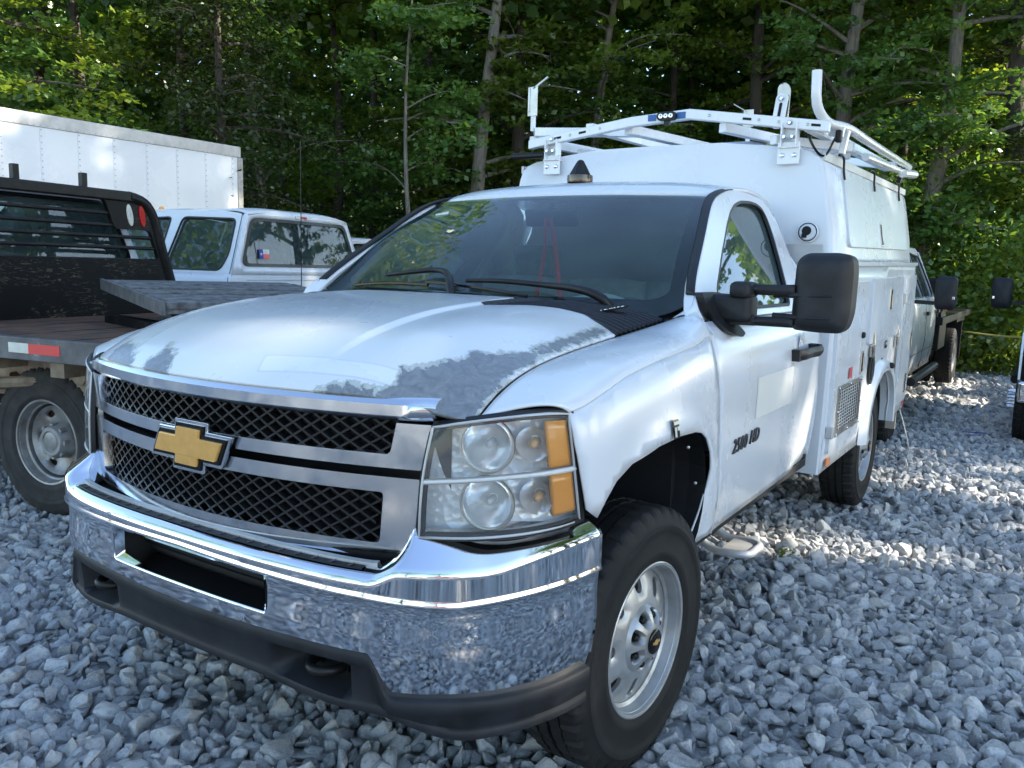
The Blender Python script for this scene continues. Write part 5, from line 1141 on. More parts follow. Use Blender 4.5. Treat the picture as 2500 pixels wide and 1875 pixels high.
for y in (3.05,3.98):                     # rubber hold-down straps under the middle door
    s_ = MB(); s_.tube([(1.012,y,1.155),(1.020,y+.01,1.10),(1.022,y+.005,1.06),(1.014,y+.03,1.00)], .007, 6, 14); s_.tube([(1.014,y-.04,1.085),(1.024,y,1.075),(1.014,y+.05,1.06)], .006, 6, 10); s_.obox((1.008,y+.02,1.035),(.006,0,0),(0,.035,0),(0,0,.03)); s_.build('door_stay', STEEL, dB)
bpanelbox(1.001,3.62,1.045,.075,.05,.0015,GLOSSB,'data_sticker',UBODY); bpanelbox(1.0025,3.62,1.052,.05,.018,.001,WHTTAPE,'sticker_print',UBODY); bpanelbox(1.0,3.52,.945,.04,.035,.0015,GLOSSB,'warning_sticker',UBODY)
lc = MB().lathe([(0,.02),(.02,.02),(.03,.01)], 12, 'x', (1.03,3.66,.905)); lc.build('side_marker', BLACKP, UBODY)
# round shore-power port on the front wall
pp = MB().lathe([(0,.052),(-.006,.051),(-.008,.046)], 32, 'y', (.836,B0-.014,1.690)); PT = pp.build('power_port', BODYP, UBODY, smooth=50)
MB().lathe([(-.006,.046),(-.0075,.046),(-.0075,.041),(-.006,.041)], 32, 'y', (.836,B0-.014,1.690)).build('port_gasket', GLOSSB, PT)
q = MB().lathe([(-.006,.040),(-.012,.036),(-.012,.0)], 32, 'y', (.836,B0-.014,1.690)); q.build('port_face', BODYP, PT)
MB().lathe([(-.0125,.023),(-.014,.022),(-.014,.0)], 24, 'y', (.832,B0-.0145,1.696)).build('port_hole', DARK, PT); MB().obox((.822,B0-.030,1.672),(.012,0,0),(0,.003,0),(0,0,.010)).build('port_hinge', DARK, PT)
bpanelbox  # (kept short)
MB().obox((.78,B0-.016,1.585),(.13,0,0),(0,.002,0),(0,0,.045)).build('splash_plate', ALU, UBODY)
# gutter strip along the top edge with hold-down hooks
for s in (1, -1):
    g = MB().beam((s*.872,2.06,2.060),(s*.872,4.70,2.118),.020,.045); g.build('roof_gutter', ALU, UBODY, bevel=.004)
for y in (2.36,3.24,4.20):
    g = MB(); zz = 2.075+.022*(y-2.06); g.tube([(.89,y-.05,zz+.012),(.905,y,zz+.006),(.908,y+.01,zz-.05),(.915,y+.02,zz-.105)], .006, 6, 12); g.build('gutter_hook', BLKSTEEL, UBODY)
# rear bumper
MB().box(-.95,.95,4.745,4.90,.46,.60).build('rear_bumper', BLKSTEEL, T, bevel=.01)
tw = MB(); tw.tube([(.93,4.80,.56),(.98,4.85,.40),(1.03,4.95,.18),(1.06,5.02,.02)], .004, 5, 14); tw.build('trailing_wire', PALEP, T)
MB().box(.88,.95,4.76,4.80,.30,.62).build('mud_flap', simple('pale_flap', (.32,.30,.27), .8), T)
# ================================================================== ladder rack
RACK = thing('tmp', 'x', 'x'); bpy.data.objects.remove(RACK)
RKM = white_paint('white_rack_paint', col=(.77,.77,.76), grime=(.36,.30,.22), amount=.50)
beamp = [(-.800,2.196),(-.74,2.205),(-.15,2.282),(.19,2.300),(.90,2.190)]
def crossbeam(y, dz=0., name='rack_crossbeam', parent=None):
    mb = MB()
    for (a, b) in zip(beamp[:-1], beamp[1:]):
        pass
    P = np.array(beamp); up = []; 
    rows = [[(x,y-.022,z+dz-.026),(x,y-.022,z+dz+.026),(x,y+.022,z+dz+.026),(x,y+.022,z+dz-.026)] for x, z in beamp]
    mb.grid(np.array(rows), close_v=True); mb.f.append((0,1,2,3)); n = 4*(len(beamp)-1); mb.f.append((n+3,n+2,n+1,n)); return mb.build(name, RKM, parent or T, smooth=0, bevel=.006)
RK = crossbeam(2.02, name='ladder_rack')
crossbeam(4.10, .05, parent=RK)
def rk(mb, name='rack_rail', mat=None, bev=.005): return mb.build(name, mat or RKM, RK, bevel=bev)
for x in (-.64, .715):                                             # feet on the front wall
    a = MB(); a.box(x-.055,x+.055,B0-.024,B0-.016,2.020,2.130); rk(a, 'foot_plate')
    zt_ = float(np.interp(x, [p[0] for p in beamp], [p[1] for p in beamp]))
    a = MB(); a.box(x-.040,x-.032,1.985,2.045,2.10,zt_+.0); a.box(x+.032,x+.040,1.985,2.045,2.10,zt_+.0); a.box(x-.035,x+.035,2.035,2.043,2.10,zt_-.02); a.box(x-.05,x+.05,1.99,2.06,2.098,2.106); rk(a, 'rack_foot', None, .002)
    b = MB()
    for dx in (-.03,.03): bolt(b, (x+dx,B0-.024,2.065), (0,-1,0), .012, .006)
    for dx in (-.02,.02): bolt(b, (x+dx,1.985,2.150), (0,-1,0), .013, .012, 6)
    bolt(b, (x,1.997,zt_), (0,-1,0), .013, .012, 6); b.build('foot_bolt', CHROME2, RK)
# holes in the beam
b = MB()
for x in (-.52,-.33,.30,.56,.66,.80):
    z = float(np.interp(x, [p[0] for p in beamp], [p[1] for p in beamp])); bolt(b, (x,1.9975,z), (0,-1,0), .008, .003)
b.build('beam_bolt', STEEL, RK); b = MB()
for x in (-.60,-.44,.50,.84):
    z = float(np.interp(x, [p[0] for p in beamp], [p[1] for p in beamp])); b.obox((x,1.9968,z),(.022,0,-.003 if x > 0 else .003),(0,.001,0),(0,0,.006))
b.build('beam_slot', DARK, RK)
# left side: hinged ladder tray
rk(MB().beam((-.78,2.03,2.270),(-.30,2.45,2.300),.05,.05)); rk(MB().beam((-.80,2.05,2.225),(-.72,4.25,2.30),.05,.055)); rk(MB().beam((-.45,2.10,2.285),(-.42,4.25,2.345),.05,.05))
rk(MB().beam((-.62,2.30,2.175),(-.10,3.2,2.18),.05,.05)); rk(MB().beam((-.18,2.05,2.25),(.30,3.45,2.20),.06,.05)); rk(MB().beam((.36,2.04,2.225),(.78,3.05,2.19),.05,.05)); rk(MB().beam((.40,3.05,2.19),(.86,2.75,2.20),.05,.05)); rk(MB().beam((.80,2.04,2.205),(.82,4.2,2.25),.05,.055))
rk(MB().beam((.62,2.06,2.150),(.90,2.50,2.155),.05,.045)); rk(MB().beam((-.70,2.03,2.262),(-.70,2.03,2.20),.05,.05))
rk(MB().beam((-.16,2.02,2.300),(-.16,2.02,2.350),.035,.045), 'stop_block'); rk(MB().beam((-.86,2.02,2.19),(-.86,2.02,2.10),.03,.07), 'pivot_plate'); rk(MB().tube([(-.92,2.02,2.135),(-.70,2.02,2.135)], .02, 10), 'pivot_tube', BLKSTEEL, 0)
# ladder grips: galvanised angle plates
def grip(c, s=1., h=.20, name='ladder_grip'):
    x, y, z = c; a = MB(); a.obox((x,y,z+h*.35),(.032*s,0,0),(0,.004,0),(0,0,h*.42)); a.obox((x+.05*s,y,z+h*.85),(.05*s,0,.030),(0,.004,0),(-.003,0,.006)); a.obox((x-.02,y+.02,z+h*.4),(.004,0,0),(0,.03,0),(0,0,h*.35)); b = rk(a, name, STEEL, .003)
    rk(MB().beam((x,y+.012,z-.10),(x,y+.012,z+.10),.022,.03,(0,1,0)), 'grip_stem')
grip((-.79,2.02,2.375)); grip((.17,3.05,2.40), -1, .13)
a = MB(); a.prism(rpoly([(-.030,0),(.030,0),(.034,.19),(.005,.215),(-.028,.20)], .02), lambda p, q_, k: (.655+p, 2.06+k, 2.215+q_), .012); rk(a, 'ladder_stop', STEEL, .003)
a = MB(); a.prism(rrect(-.030,.030,0,.170,.025), lambda p, q_, k: (.640+p+q_*.12, 2.045-k, 2.200+q_), .010); st_ = rk(a, 'stop_arm', None, .003); MB().prism(rrect(-.007,.007,.03,.125,.006), lambda p, q_, k: (.640+p+q_*.12, 2.034-k, 2.200+q_), .002).build('arm_slot', DARK, RK)
b = MB(); bolt(b, (.655,2.034,2.345), (0,-1,0), .014, .01, 6); b.build('arm_bolt', CHROME2, RK)
# right: swing-down tube with upturned horn
hn = MB(); hn.tube([(.835,1.96,2.445),(.838,1.96,2.38),(.842,1.97,2.30),(.862,2.03,2.238),(.900,2.20,2.222),(.925,2.6,2.232),(.93,3.4,2.245),(.93,4.40,2.268)], .024, 14, 70); rk(hn, 'ladder_tube', None, 0)
rk(MB().tube([(.90,2.96,2.165),(.925,4.50,2.225)], .022, 12), 'lower_tube', None, 0); rk(MB().tube([(.93,4.15,2.20),(.95,4.55,2.232)], .030, 10), 'tube_sleeve', None, 0)
rk(MB().beam((.86,2.20,2.20),(.93,2.20,2.19),.03,.05), 'tube_bracket'); rk(MB().beam((.90,2.32,2.10),(.92,2.32,2.22),.03,.04,(0,1,0)), 'tube_bracket'); rk(MB().beam((.90,4.20,2.14),(.93,4.20,2.27),.03,.04,(0,1,0)), 'tube_bracket', BLKSTEEL)
rk(MB().lathe([(-.01,.033),(.012,.033)], 14, 'y', (.905,2.40,2.228)), 'tube_clamp', simple('rubber_clamp', (.28,.25,.2), .7), 0)
MB().tube([(.80,2.03,2.16),(.83,2.03,2.10),(.87,2.06,2.06),(.90,2.10,2.12),(.905,2.14,2.16)], .006, 6, 24).build('lamp_cable', GLOSSB, RK); MB().obox((.915,2.16,2.165),(.015,0,0),(0,.02,0),(0,0,.03)).build('side_lamp', BLACKP, RK, bevel=.008)
# scene lamp on the beam
lm = MB().prism(rrect(-.052,.052,-.022,.022,.020), lambda p, q_, k: (.075+p, 1.996-k, 2.292+q_), .035).build('scene_lamp', BLACKP, RK, bevel=.006)
for dx in (-.028,0,.028): e = MB().lathe([(0,.012),(-.003,.012),(-.004,.004)], 14, 'y', (.075+dx,1.960,2.292)); e.build('led', REFLEC, lm)
MB().obox((.075,1.985,2.262),(.014,0,0),(0,.012,0),(0,0,.014)).build('lamp_bracket', BLACKP, lm)
for dx in (-.085,.080): MB().obox((.068+dx,1.9965,2.293+.002*(dx > 0)),(.024,0,.0),(0,.0006,0),(0,0,.017)).build('lamp_sticker', BLUEP, lm)
# ================================================================== neighbouring vehicles
def crew_cab(root, paint, glass=DARKGL, hood=True, mirrors=(1, 1), sticker=False, light=True, front_only=False, wheels='front', handle=BLACKP):
    """four-door pickup cab; local x runs to the rear (0 = back of cab), y from 0 (one side) to 2.0, z up"""
    Wd = 2.0
    def sy(z): return float(np.interp(z, [.5,.62,.9,1.2,1.33,1.40,1.95], [.06,.03,.0,.0,.015,.05,.285]))
    def roofz(x): return float(np.interp(x, [-1.95,-1.75,-1.4,-.8,-.2,0], [1.86,1.935,1.975,1.985,1.965,1.93]))
    W1 = rpoly([(-.17,1.40),(-.12,1.55),(-.16,1.88),(-.86,1.90),(-.92,1.40)], .06); W2 = rpoly([(-1.02,1.40),(-1.02,1.90),(-1.55,1.88),(-1.98,1.50),(-1.98,1.40)], .05)
    cab = None
    for s in (0, 1):
        Y = (lambda y: y) if s == 0 else (lambda y: Wd-y)
        up = fill(MB(), [rpoly([(0,1.37),(-.06,1.93),(-.4,1.965),(-1.45,1.955),(-1.62,1.90),(-2.30,1.37)], [0,.10,.1,.1,.1,0]), W1, W2], .10, lambda a, b: (a, Y(sy(b)), b))
        o = up.build('cab' if s == 0 else 'cab_side', paint, root if s == 0 else cab, smooth=40, solid=.04, bevel=.006)
        if s == 0: cab = o
        lo = fill(MB(), [[(0,.58),(0,1.37),(-2.30,1.37),(-2.30,.95),(-2.2,.58)]], .12, lambda a, b: (a, Y(sy(b)), b)); lo.build('door_panel', paint, cab, smooth=40, solid=.02)
        for wl_ in (W1, W2):
            MB().poly([wl_], lambda a, b: (a, Y(sy(b)+.02), b)).build('side_window', glass, cab)
            MB().tube([(a, Y(sy(b)-.001), b) for a, b in wl_+[wl_[0]]], .010, 5, caps=False).build('window_seal', BLACKP, cab)
        sm = MB()
        for x in (-.04,-1.0,-2.16): sm.tube([(x if x > -2 else x, Y(sy(z)-.0005), z) for z in (.60,.9,1.2,1.34)], .0035, 4)
        sm.tube([(-.035,Y(sy(1.37)-.001),1.37),(-.10,Y(sy(1.92)-.001),1.92)], .004, 4); sm.tube([(-2.16,Y(-.0015),.80),(0,Y(-.0015),.80)], .003, 4); sm.build('door_seam', DARK, cab)
        for x in (-.13,-1.10): MB().obox((x,Y(-.028),1.22),(.085,0,0),(0,.014,0),(0,0,.022)).build('door_handle', handle, cab, bevel=.008)
        MB().tube([(-2.2,Y(-.04),.55),(-.1,Y(-.04),.55)], .045, 10).build('running_board', simple('board_%s_%d' % (root.name, s), (.03,.03,.03), .6) if False else BLACKP, cab)
        if mirrors[s]:
            hd = MB(); sec = []
            for dx, sc in ((.07,.97),(.03,1.0),(-.03,1.0),(-.06,.9),(-.075,.6),(-.08,.03)): sec.append([(-1.93+dx, Y(-.26+p[0]*.10*sc), 1.47+p[1]*.17*sc) for p in rrect(-1,1,-1,1,.35,5)])
            hd.grid(np.array(sec), close_v=True); m_ = hd.build('tow_mirror', BLACKR, cab, smooth=60); MB().poly([[(p[0]*.088, p[1]*.155) for p in rrect(-1,1,-1,1,.35,5)]], lambda a, b: (-1.862, Y(-.26+a), 1.47+b)).build('mirror_glass', CHROME, m_)
            MB().obox((-1.99,Y(-.30),1.42),(.012,0,0),(0,.05,0),(0,0,.016)).build('mirror_lamp', CHROME, m_, bevel=.005); a = MB(); a.beam((-1.95,Y(.05),1.37),(-1.93,Y(-.20),1.36),.05,.04); a.build('mirror_arm', BLACKP, m_)
    # back wall with window
    RW = rpoly([(.14,1.44),(.31,1.90),(1.69,1.90),(1.86,1.44)], .08)
    bk = fill(MB(), [[(.03,1.36),(.26,1.93),(.45,1.965),(1.55,1.965),(1.74,1.93),(1.97,1.36)], RW], .12, lambda a, b: (.0-.06*max(0, (b-1.40)/.55)+.035*(1-((a-1)/1.0)**2), a, b)); bk.build('back_panel', paint, cab, smooth=40, solid=.03)
    bl = fill(MB(), [[(.03,.70),(.0,1.0),(.0,1.25),(.03,1.36),(1.97,1.36),(2.0,1.25),(2.0,1.0),(1.97,.70)]], .15, lambda a, b: (.035*(1-((a-1)/1.0)**2), a, b)); bl.build('back_panel', paint, cab, smooth=40)
    rx = lambda a, b, off=0: (.0-.06*max(0, (b-1.40)/.55)+.035*(1-((a-1)/1.0)**2)+off, a, b)
    fill(MB(), [RW], .2, lambda a, b: rx(a, b, -.012)).build('rear_window', glass, cab); inner = [(1+(a-1)*.955, 1.67+(b-1.67)*.87) for a, b in RW]
    fill(MB(), [RW, inner], .15, lambda a, b: rx(a, b, .003)).build('window_border', GLOSSB, cab)
    if light:
        t = MB().prism(rrect(.90,1.14,1.918,1.950,.012,4), lambda a, b, k: rx(a, b, .0+k), .014).build('brake_light', PALEP, cab, bevel=.004); MB().prism(rrect(.98,1.06,1.924,1.944,.006,3), lambda a, b, k: rx(a, b, .013+k), .004).build('brake_lens', REDP, t)
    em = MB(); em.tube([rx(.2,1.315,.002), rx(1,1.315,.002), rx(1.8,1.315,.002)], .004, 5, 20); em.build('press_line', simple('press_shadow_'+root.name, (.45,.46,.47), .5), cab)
    for k in range(9): MB().prism(rrect(.34+k*.155,.45+k*.155,1.245,1.275,.012,3), lambda a, b, d: rx(a, b, .0005+d), .003).build('pressed_rib', paint, cab, bevel=.002)
    if sticker:
        fl = MB().prism([(.37,1.515),(.42,1.515),(.42,1.605),(.37,1.605)], lambda a, b, k: rx(a, b, .004+k), .0006).build('flag_decal', TXB, cab)
        MB().prism([(.42,1.56),(.50,1.56),(.50,1.605),(.42,1.605)], lambda a, b, k: rx(a, b, .004+k), .0006).build('flag_white', WHTTAPE, fl); MB().prism([(.42,1.515),(.50,1.515),(.50,1.56),(.42,1.56)], lambda a, b, k: rx(a, b, .004+k), .0006).build('flag_red', REDTAPE, fl)
        stp = [(.395+(.018 if i % 2 == 0 else .007)*math.sin(i*math.pi/5), 1.56+(.018 if i % 2 == 0 else .007)*math.cos(i*math.pi/5)) for i in range(10)]; MB().prism(stp, lambda a, b, k: rx(a, b, .0048+k), .0006).build('flag_star', WHTTAPE, fl)
    # roof, screen, hood, nose
    rs_ = []
    for x, zc, ze, yi in ((.0-.03,1.965,1.93,.28),(-.10,1.985,1.955,.285),(-.4,2.0,1.965,.285),(-1.0,2.005,1.965,.285),(-1.45,1.985,1.95,.29),(-1.62,1.955,1.905,.305)): rs_.append([(x,yi,ze),(x,yi+.12,(zc*.6+ze*.4)),(x,1.0,zc),(x,2-yi-.12,(zc*.6+ze*.4)),(x,2-yi,ze)])
    MB().loft(rs_, 40, 30).build('roof', paint, cab, smooth=50, solid=.02)
    MB().loft([[(-1.62,.305,1.905),(-1.66,1.0,1.95),(-1.62,1.695,1.905)],[(-2.30,.07,1.37),(-2.42,1.0,1.36),(-2.30,1.93,1.37)]], 24, 12).build('windshield', glass, cab, smooth=60)
    for s in (0, 1): MB().beam((-1.60,.30 if s == 0 else 1.70,1.91),(-2.30,.06 if s == 0 else 1.94,1.37),.07,.05).build('pillar', paint, cab, bevel=.01)
    if hood:
        MB().loft([[(-2.28,.02,1.20),(-2.28,.06,1.33),(-2.34,.5,1.37),(-2.34,1.5,1.37),(-2.28,1.94,1.33),(-2.28,1.98,1.20)],[(-3.0,.01,1.18),(-3.0,.05,1.28),(-3.0,.5,1.33),(-3.0,1.5,1.33),(-3.0,1.95,1.28),(-3.0,1.99,1.18)],[(-3.55,.03,1.12),(-3.55,.07,1.20),(-3.58,.5,1.24),(-3.58,1.5,1.24),(-3.55,1.93,1.20),(-3.55,1.97,1.12)],[(-3.66,.04,.95),(-3.68,.08,1.0),(-3.72,.5,1.02),(-3.72,1.5,1.02),(-3.68,1.92,1.0),(-3.66,1.96,.95)]], 40, 26).build('hood', paint, cab, smooth=50)
        for s in (0, 1):
            arch = [(-3.38+.0,.62)]+[(-2.92-.46*math.cos(a), .50+.48*math.sin(a)) for a in np.linspace(.26, math.pi-.26, 14)]
            lp_ = [(-2.30,.58),(-2.30,1.21),(-3.0,1.19),(-3.56,1.13),(-3.67,.95),(-3.67,.70),(-3.40,.66)]+arch[1:]
            MB().poly([lp_], lambda a, b: (a, (.01 if s == 0 else 1.99), b)).build('fender', paint, cab, smooth=0, solid=.02)
        MB().box(-3.70,-3.60,.45,1.55,.72,1.0).build('grille', CHROME2, cab, bevel=.02); MB().box(-3.82,-3.62,.02,1.98,.50,.70).build('bumper', CHROME, cab, bevel=.03)
        for y in (.24,1.76): MB().box(-3.695,-3.60,y-.18,y+.18,.76,1.0).build('headlight', PALEP, cab, bevel=.02)
    # seats
    for x in (-.42,-1.30):
        for y0 in (.30,.80,1.30):
            h = .78 if y0 != .80 else .66
            st = MB().obox((x,y0+.20,1.05+h*.2),(.06,0,0),(0,.20,0),(.10*-.6*0,0,h*.45)).build('seat', SEATF, cab, bevel=.05, seg=3); MB().obox((x+.03,y0+.20,1.62 if y0 != .80 else 1.52),(.05,0,0),(0,.13,0),(0,0,.09)).build('headrest', SEATF, st, bevel=.04, seg=3)
    MB().box(-2.35,-.05,.1,1.9,.56,.62).build('cab_floor', DARK, cab); MB().box(-2.45,-2.0,.12,1.88,.6,1.30).build('dashboard', DASH, cab, bevel=.05); MB().box(-3.5,-2.4,.3,1.7,.5,1.05).build('engine_block', DARK, cab)
    fr = MB()
    for y in (.56,1.36): fr.box(-3.55,2.1,y,y+.08,.52,.68)
    fr.build('chassis', DARK, cab)
    return cab
def axle_wheels(root, x, z=.42, R=.42, dual=False, **kw):
    for y, sd_ in ((.12,-1),(1.88,1)): wheel(root, (x, y, z), 1, R_(90) if sd_ > 0 else R_(-90), R=R, style='ford', **kw)
    if dual:
        for y, sd_ in ((.42,-1),(1.58,1)): wheel(root, (x, y, z), 1, R_(90) if sd_ > 0 else R_(-90), R=R, style='ford', **kw)
def gz(x, y): return float(GZ(x, y))
# ---- flatbed truck at the left, standing square to ours
FB = thing('flatbed_truck', 'old flatbed truck with black headache rack and rusty bed at the left', 'truck', (-2.7,-.1,-.01), R_(10))
deck = MB().box(-1.02,1.22,.02,2.22,1.035,1.052).build('bed_deck', RUST, FB)
for k in range(9): MB().box(-1.0+k*.24,-.78+k*.24,.03,2.21,1.0525,1.0545+.001*(k % 2)).build('deck_plate', RUST, deck)
def _stain():
    m, n, l, b = nodes_of('scuffed_grey_rail'); v = mapping(n, l, 'Object'); t = noise_tex(n, l, 9, 6, .65, v); t2 = noise_tex(n, l, 2.2, 5, .7, v)
    c = ramp(n, l, t.outputs[0], .35, (.055,.055,.058), .7, (.13,.13,.135)).outputs[0]; c = mixc(n, l, ramp(n, l, t2.outputs[0], .62, (0,0,0), .66, (.9,.9,.9)).outputs[0], c, (.36,.39,.42)); l.new(c, b.inputs['Base Color']); b.inputs['Roughness'].default_value = .5; bump(n, l, b, t.outputs[0], .2, .003); return m
rail = MB().box(-1.02,1.24,-.012,.022,.945,1.064).build('bed_rail', _stain(), FB, bevel=.006); MB().box(-1.02,1.24,2.218,2.252,.945,1.064).build('bed_rail', MAT['scuffed_grey_rail'], FB, bevel=.006); MB().box(1.222,1.262,0,2.24,.945,1.064).build('bed_rail', MAT['scuffed_grey_rail'], FB, bevel=.006)
MB().box(.082,.229,-.0142,-.0122,.983,1.034).build('white_tape', WHTTAPE, rail); MB().box(.2295,.454,-.0142,-.0122,.982,1.033).build('red_tape', REDTAPE, rail)
bf = MB()
for y in (.62,1.50): bf.box(-3.0,1.15,y,y+.10,.60,.80)
bf.build('chassis', CREAMP, FB)
for x in (-.8,-.25,.35,.95): MB().box(x-.05,x+.05,.05,2.2,.86,1.03).build('bed_cross_member', CREAMP, FB)
MB().box(-.95,1.15,.30,.36,.68,.90).build('side_frame', CREAMP, FB); pp = MB(); pp.tube([(-.7,.2,.72),(.1,.34,.80),(.22,.34,.84)], .035, 8); pp.tube([(.22,.28,.83),(.22,.40,.83)], .05, 10); pp.build('shackle_rod', CREAMP, FB)
bs = MB()
for x in (-.3,.48,.62): bs.lathe([(0,.02),(-.03,.018)], 8, 'y', (x,.30,.80))
bs.build('frame_bolt', RUST, FB)
wheel(FB, (-.065,.40,.432), 1, R_(-90), R=.43, W=.130, style='ford', capmat=simple('hub_grey', (.36,.355,.35), .45, .3, var=(.24,.23,.22), var_scale=14), rimmat=simple('scuffed_rim', (.42,.42,.41), .45, .5, var=(.22,.18,.15), var_scale=9), tread=DUSTRUB); wheel(FB, (-.065,1.84,.432), 1, R_(90), R=.43, W=.130, style='ford')
ax = MB(); ax.tube([(-.065,.45,.43),(-.065,1.8,.43)], .06, 10); ax.build('axle', RUST, FB)
# headache rack
SCUFF = None
def _scuff():
    m, n, l, b = nodes_of('scratched_black_paint'); v = mapping(n, l, 'Object', (1,1,1)); t = noise_tex(n, l, 26, 5, .75, mapping(n, l, 'Object', (1, .30, 1.4)), 2.2); t2 = noise_tex(n, l, 4, 3, .5, v)
    f = mathn(n, l, 'MULTIPLY', ramp(n, l, t.outputs[0], .56, (0,0,0), .60, (1,1,1)).outputs[0], ramp(n, l, t2.outputs[0], .47, (0,0,0), .62, (.8,.8,.8)).outputs[0])
    c = mixc(n, l, f, (.006,.006,.0065), (.16,.125,.08)); l.new(c, b.inputs['Base Color']); b.inputs['Roughness'].default_value = .45; b.inputs['Specular IOR Level'].default_value = .22; bump(n, l, b, t2.outputs[0], .15, .01); return m
SCR = _scuff(); X0 = -1.05
outer = rpoly([(-.03,1.03),(.04,1.55),(.12,1.80),(.32,1.965),(1.86,1.965),(2.02,1.86),(2.09,1.66),(2.24,1.20),(2.27,1.03)], [0,.2,.1,.2,.2,.12,.2,.2,0]); hole = rpoly([(.10,1.47),(.16,1.66),(.40,1.69),(.52,1.895),(1.58,1.895),(1.66,1.69),(1.99,1.69),(2.07,1.47)], .03)
hr = fill(MB(), [outer, hole], .25, lambda a, b: (X0, a, b)); RKF = hr.build('headache_rack', SCR, FB, smooth=0, solid=.035, bevel=.006)
MB().beam((X0+.02,.34,1.932),(X0+.02,1.82,1.932),.075,.075).build('rack_top_rail', BLKSTEEL, RKF, bevel=.012); MB().tube([(X0+.02,1.80,1.93),(X0+.02,1.95,1.89),(X0+.02,2.04,1.76),(X0+.02,2.10,1.56),(X0+.02,2.20,1.25),(X0+.02,2.235,1.05)], .045, 10, 30).build('rack_side_rail', BLKSTEEL, RKF, smooth=60)
for z, y0, y1 in ((1.80,.42,1.66),(1.714,.38,1.70),(1.633,.12,2.05),(1.553,.10,2.08),(1.46,.05,2.12)): MB().tube([(X0+.012,y0,z),(X0+.012,y1,z)], .0145, 9).build('rack_bar', BLKSTEEL, RKF, smooth=60)
for y in (.892,1.41): MB().box(X0,X0+.045,y-.022,y+.022,1.965,2.066).build('rack_post', BLKSTEEL, RKF, bevel=.006)
lp = MB().prism(rpoly([(1.60,1.925),(1.88,1.905),(1.985,1.80),(2.0,1.70),(1.76,1.69)], .03), lambda a, b, k: (X0+.006+k, a, b), .02).build('lamp_panel', SCR, RKF, bevel=.004)
for y, mt, nm in ((1.797,WHTTAPE,'reverse_lamp'),(1.913,REDP,'tail_lamp')):
    lo_ = [(y+.027*math.cos(a)-.012*math.sin(a), 1.797+.080*math.sin(a)) for a in np.linspace(0, 2*math.pi, 24, endpoint=False)]
    MB().prism([(y+(p[0]-y)*1.18, 1.797+(p[1]-1.797)*1.10) for p in lo_], lambda a, b, k: (X0+.026+k, a, b), .006).build('lamp_grommet', BLACKP, lp); l_ = MB().prism(lo_, lambda a, b, k: (X0+.032+k, a, b), .010).build(nm, mt, lp, bevel=.005)
    for dz in (-.03,0,.03): MB().lathe([(.0,.012),(.003,.010)], 12, 'x', (X0+.042,y-dz*.17,1.797+dz)).build('lamp_led', REFLEC if nm != 'tail_lamp' else REDP, l_)
# dock ramp lying across the bed: rough slats
A_, C_ = np.array([-.60,1.18,1.312]), np.array([.20,2.08,1.312]); D_ = np.array([1.28,-.72,-.085]); wv = C_-A_; nrm = np.cross(wv, D_); nrm /= np.linalg.norm(nrm); nrm *= np.sign(nrm[2])
wood = simple('tarred_ramp_tread', (.07,.069,.068), .8, var=(.23,.225,.22), var_scale=18, bmp=(55,.6,.008), stretch=(1,1,1))
RP = thing('ramp', 'rough grey slatted ramp propped above the flatbed deck', 'ramp', (-2.7,-.1,-.01), R_(10))
MB().obox(A_+wv/2+D_/2-nrm*.03, wv/2, D_/2*.98, nrm*.012).build('ramp_frame', wood, RP)
for k in range(9):
    c = A_+wv/2+D_*((k+.5)/9)+nrm*rnd.uniform(-.003,.003); MB().obox(c, wv/2*rnd.uniform(.985,1.0), D_/9*.43, nrm*(.020+.006*(k % 2))).build('slat', wood, RP, bevel=.006)
MB().obox(A_-wv/np.linalg.norm(wv)*.012+D_/2-nrm*.012, wv/np.linalg.norm(wv)*.010, D_/2, nrm*.036).build('ramp_edge', simple('ramp_edge_grey', (.17,.17,.17), .6, var=(.09,.09,.09), var_scale=12), RP)
for t0, t1 in ((.25,.3),(.75,.3),(.25,.8),(.75,.8)):
    c = A_+wv*t0+D_*t1; MB().box(c[0]-.05,c[0]+.05,c[1]-.05,c[1]+.05,1.054,c[2]-.045).build('support_block', wood, RP)
bb_ = MB().beam((-.45,1.10,1.06),(.75,.55,1.075),.09,.09); tb_ = bb_.build('steel_channel', SCR, None, bevel=.008); tb_.location = (-2.7,-.1,-.01); tb_.rotation_euler = (0,0,R_(10)); tag(tb_, 'dark scratched steel channel lying on the rusty bed', 'channel')
fc = bpy.data.objects.new('cab', None); COL.objects.link(fc); fc.parent = FB; fc.location = (-1.22,.12,0)
FCAB = thing('tmp_root', 'x', 'x'); c_ = crew_cab(FCAB, FORDP, mirrors=(0,0), light=False); c_.parent = FB; c_.location = (-1.20,.12,0); bpy.data.objects.remove(FCAB); bpy.data.objects.remove(fc)
wheel(FB, (-4.12,.25,.432), 1, R_(-90), R=.43, W=.130, style='ford'); wheel(FB, (-4.12,1.99,.432), 1, R_(90), R=.43, W=.130, style='ford')
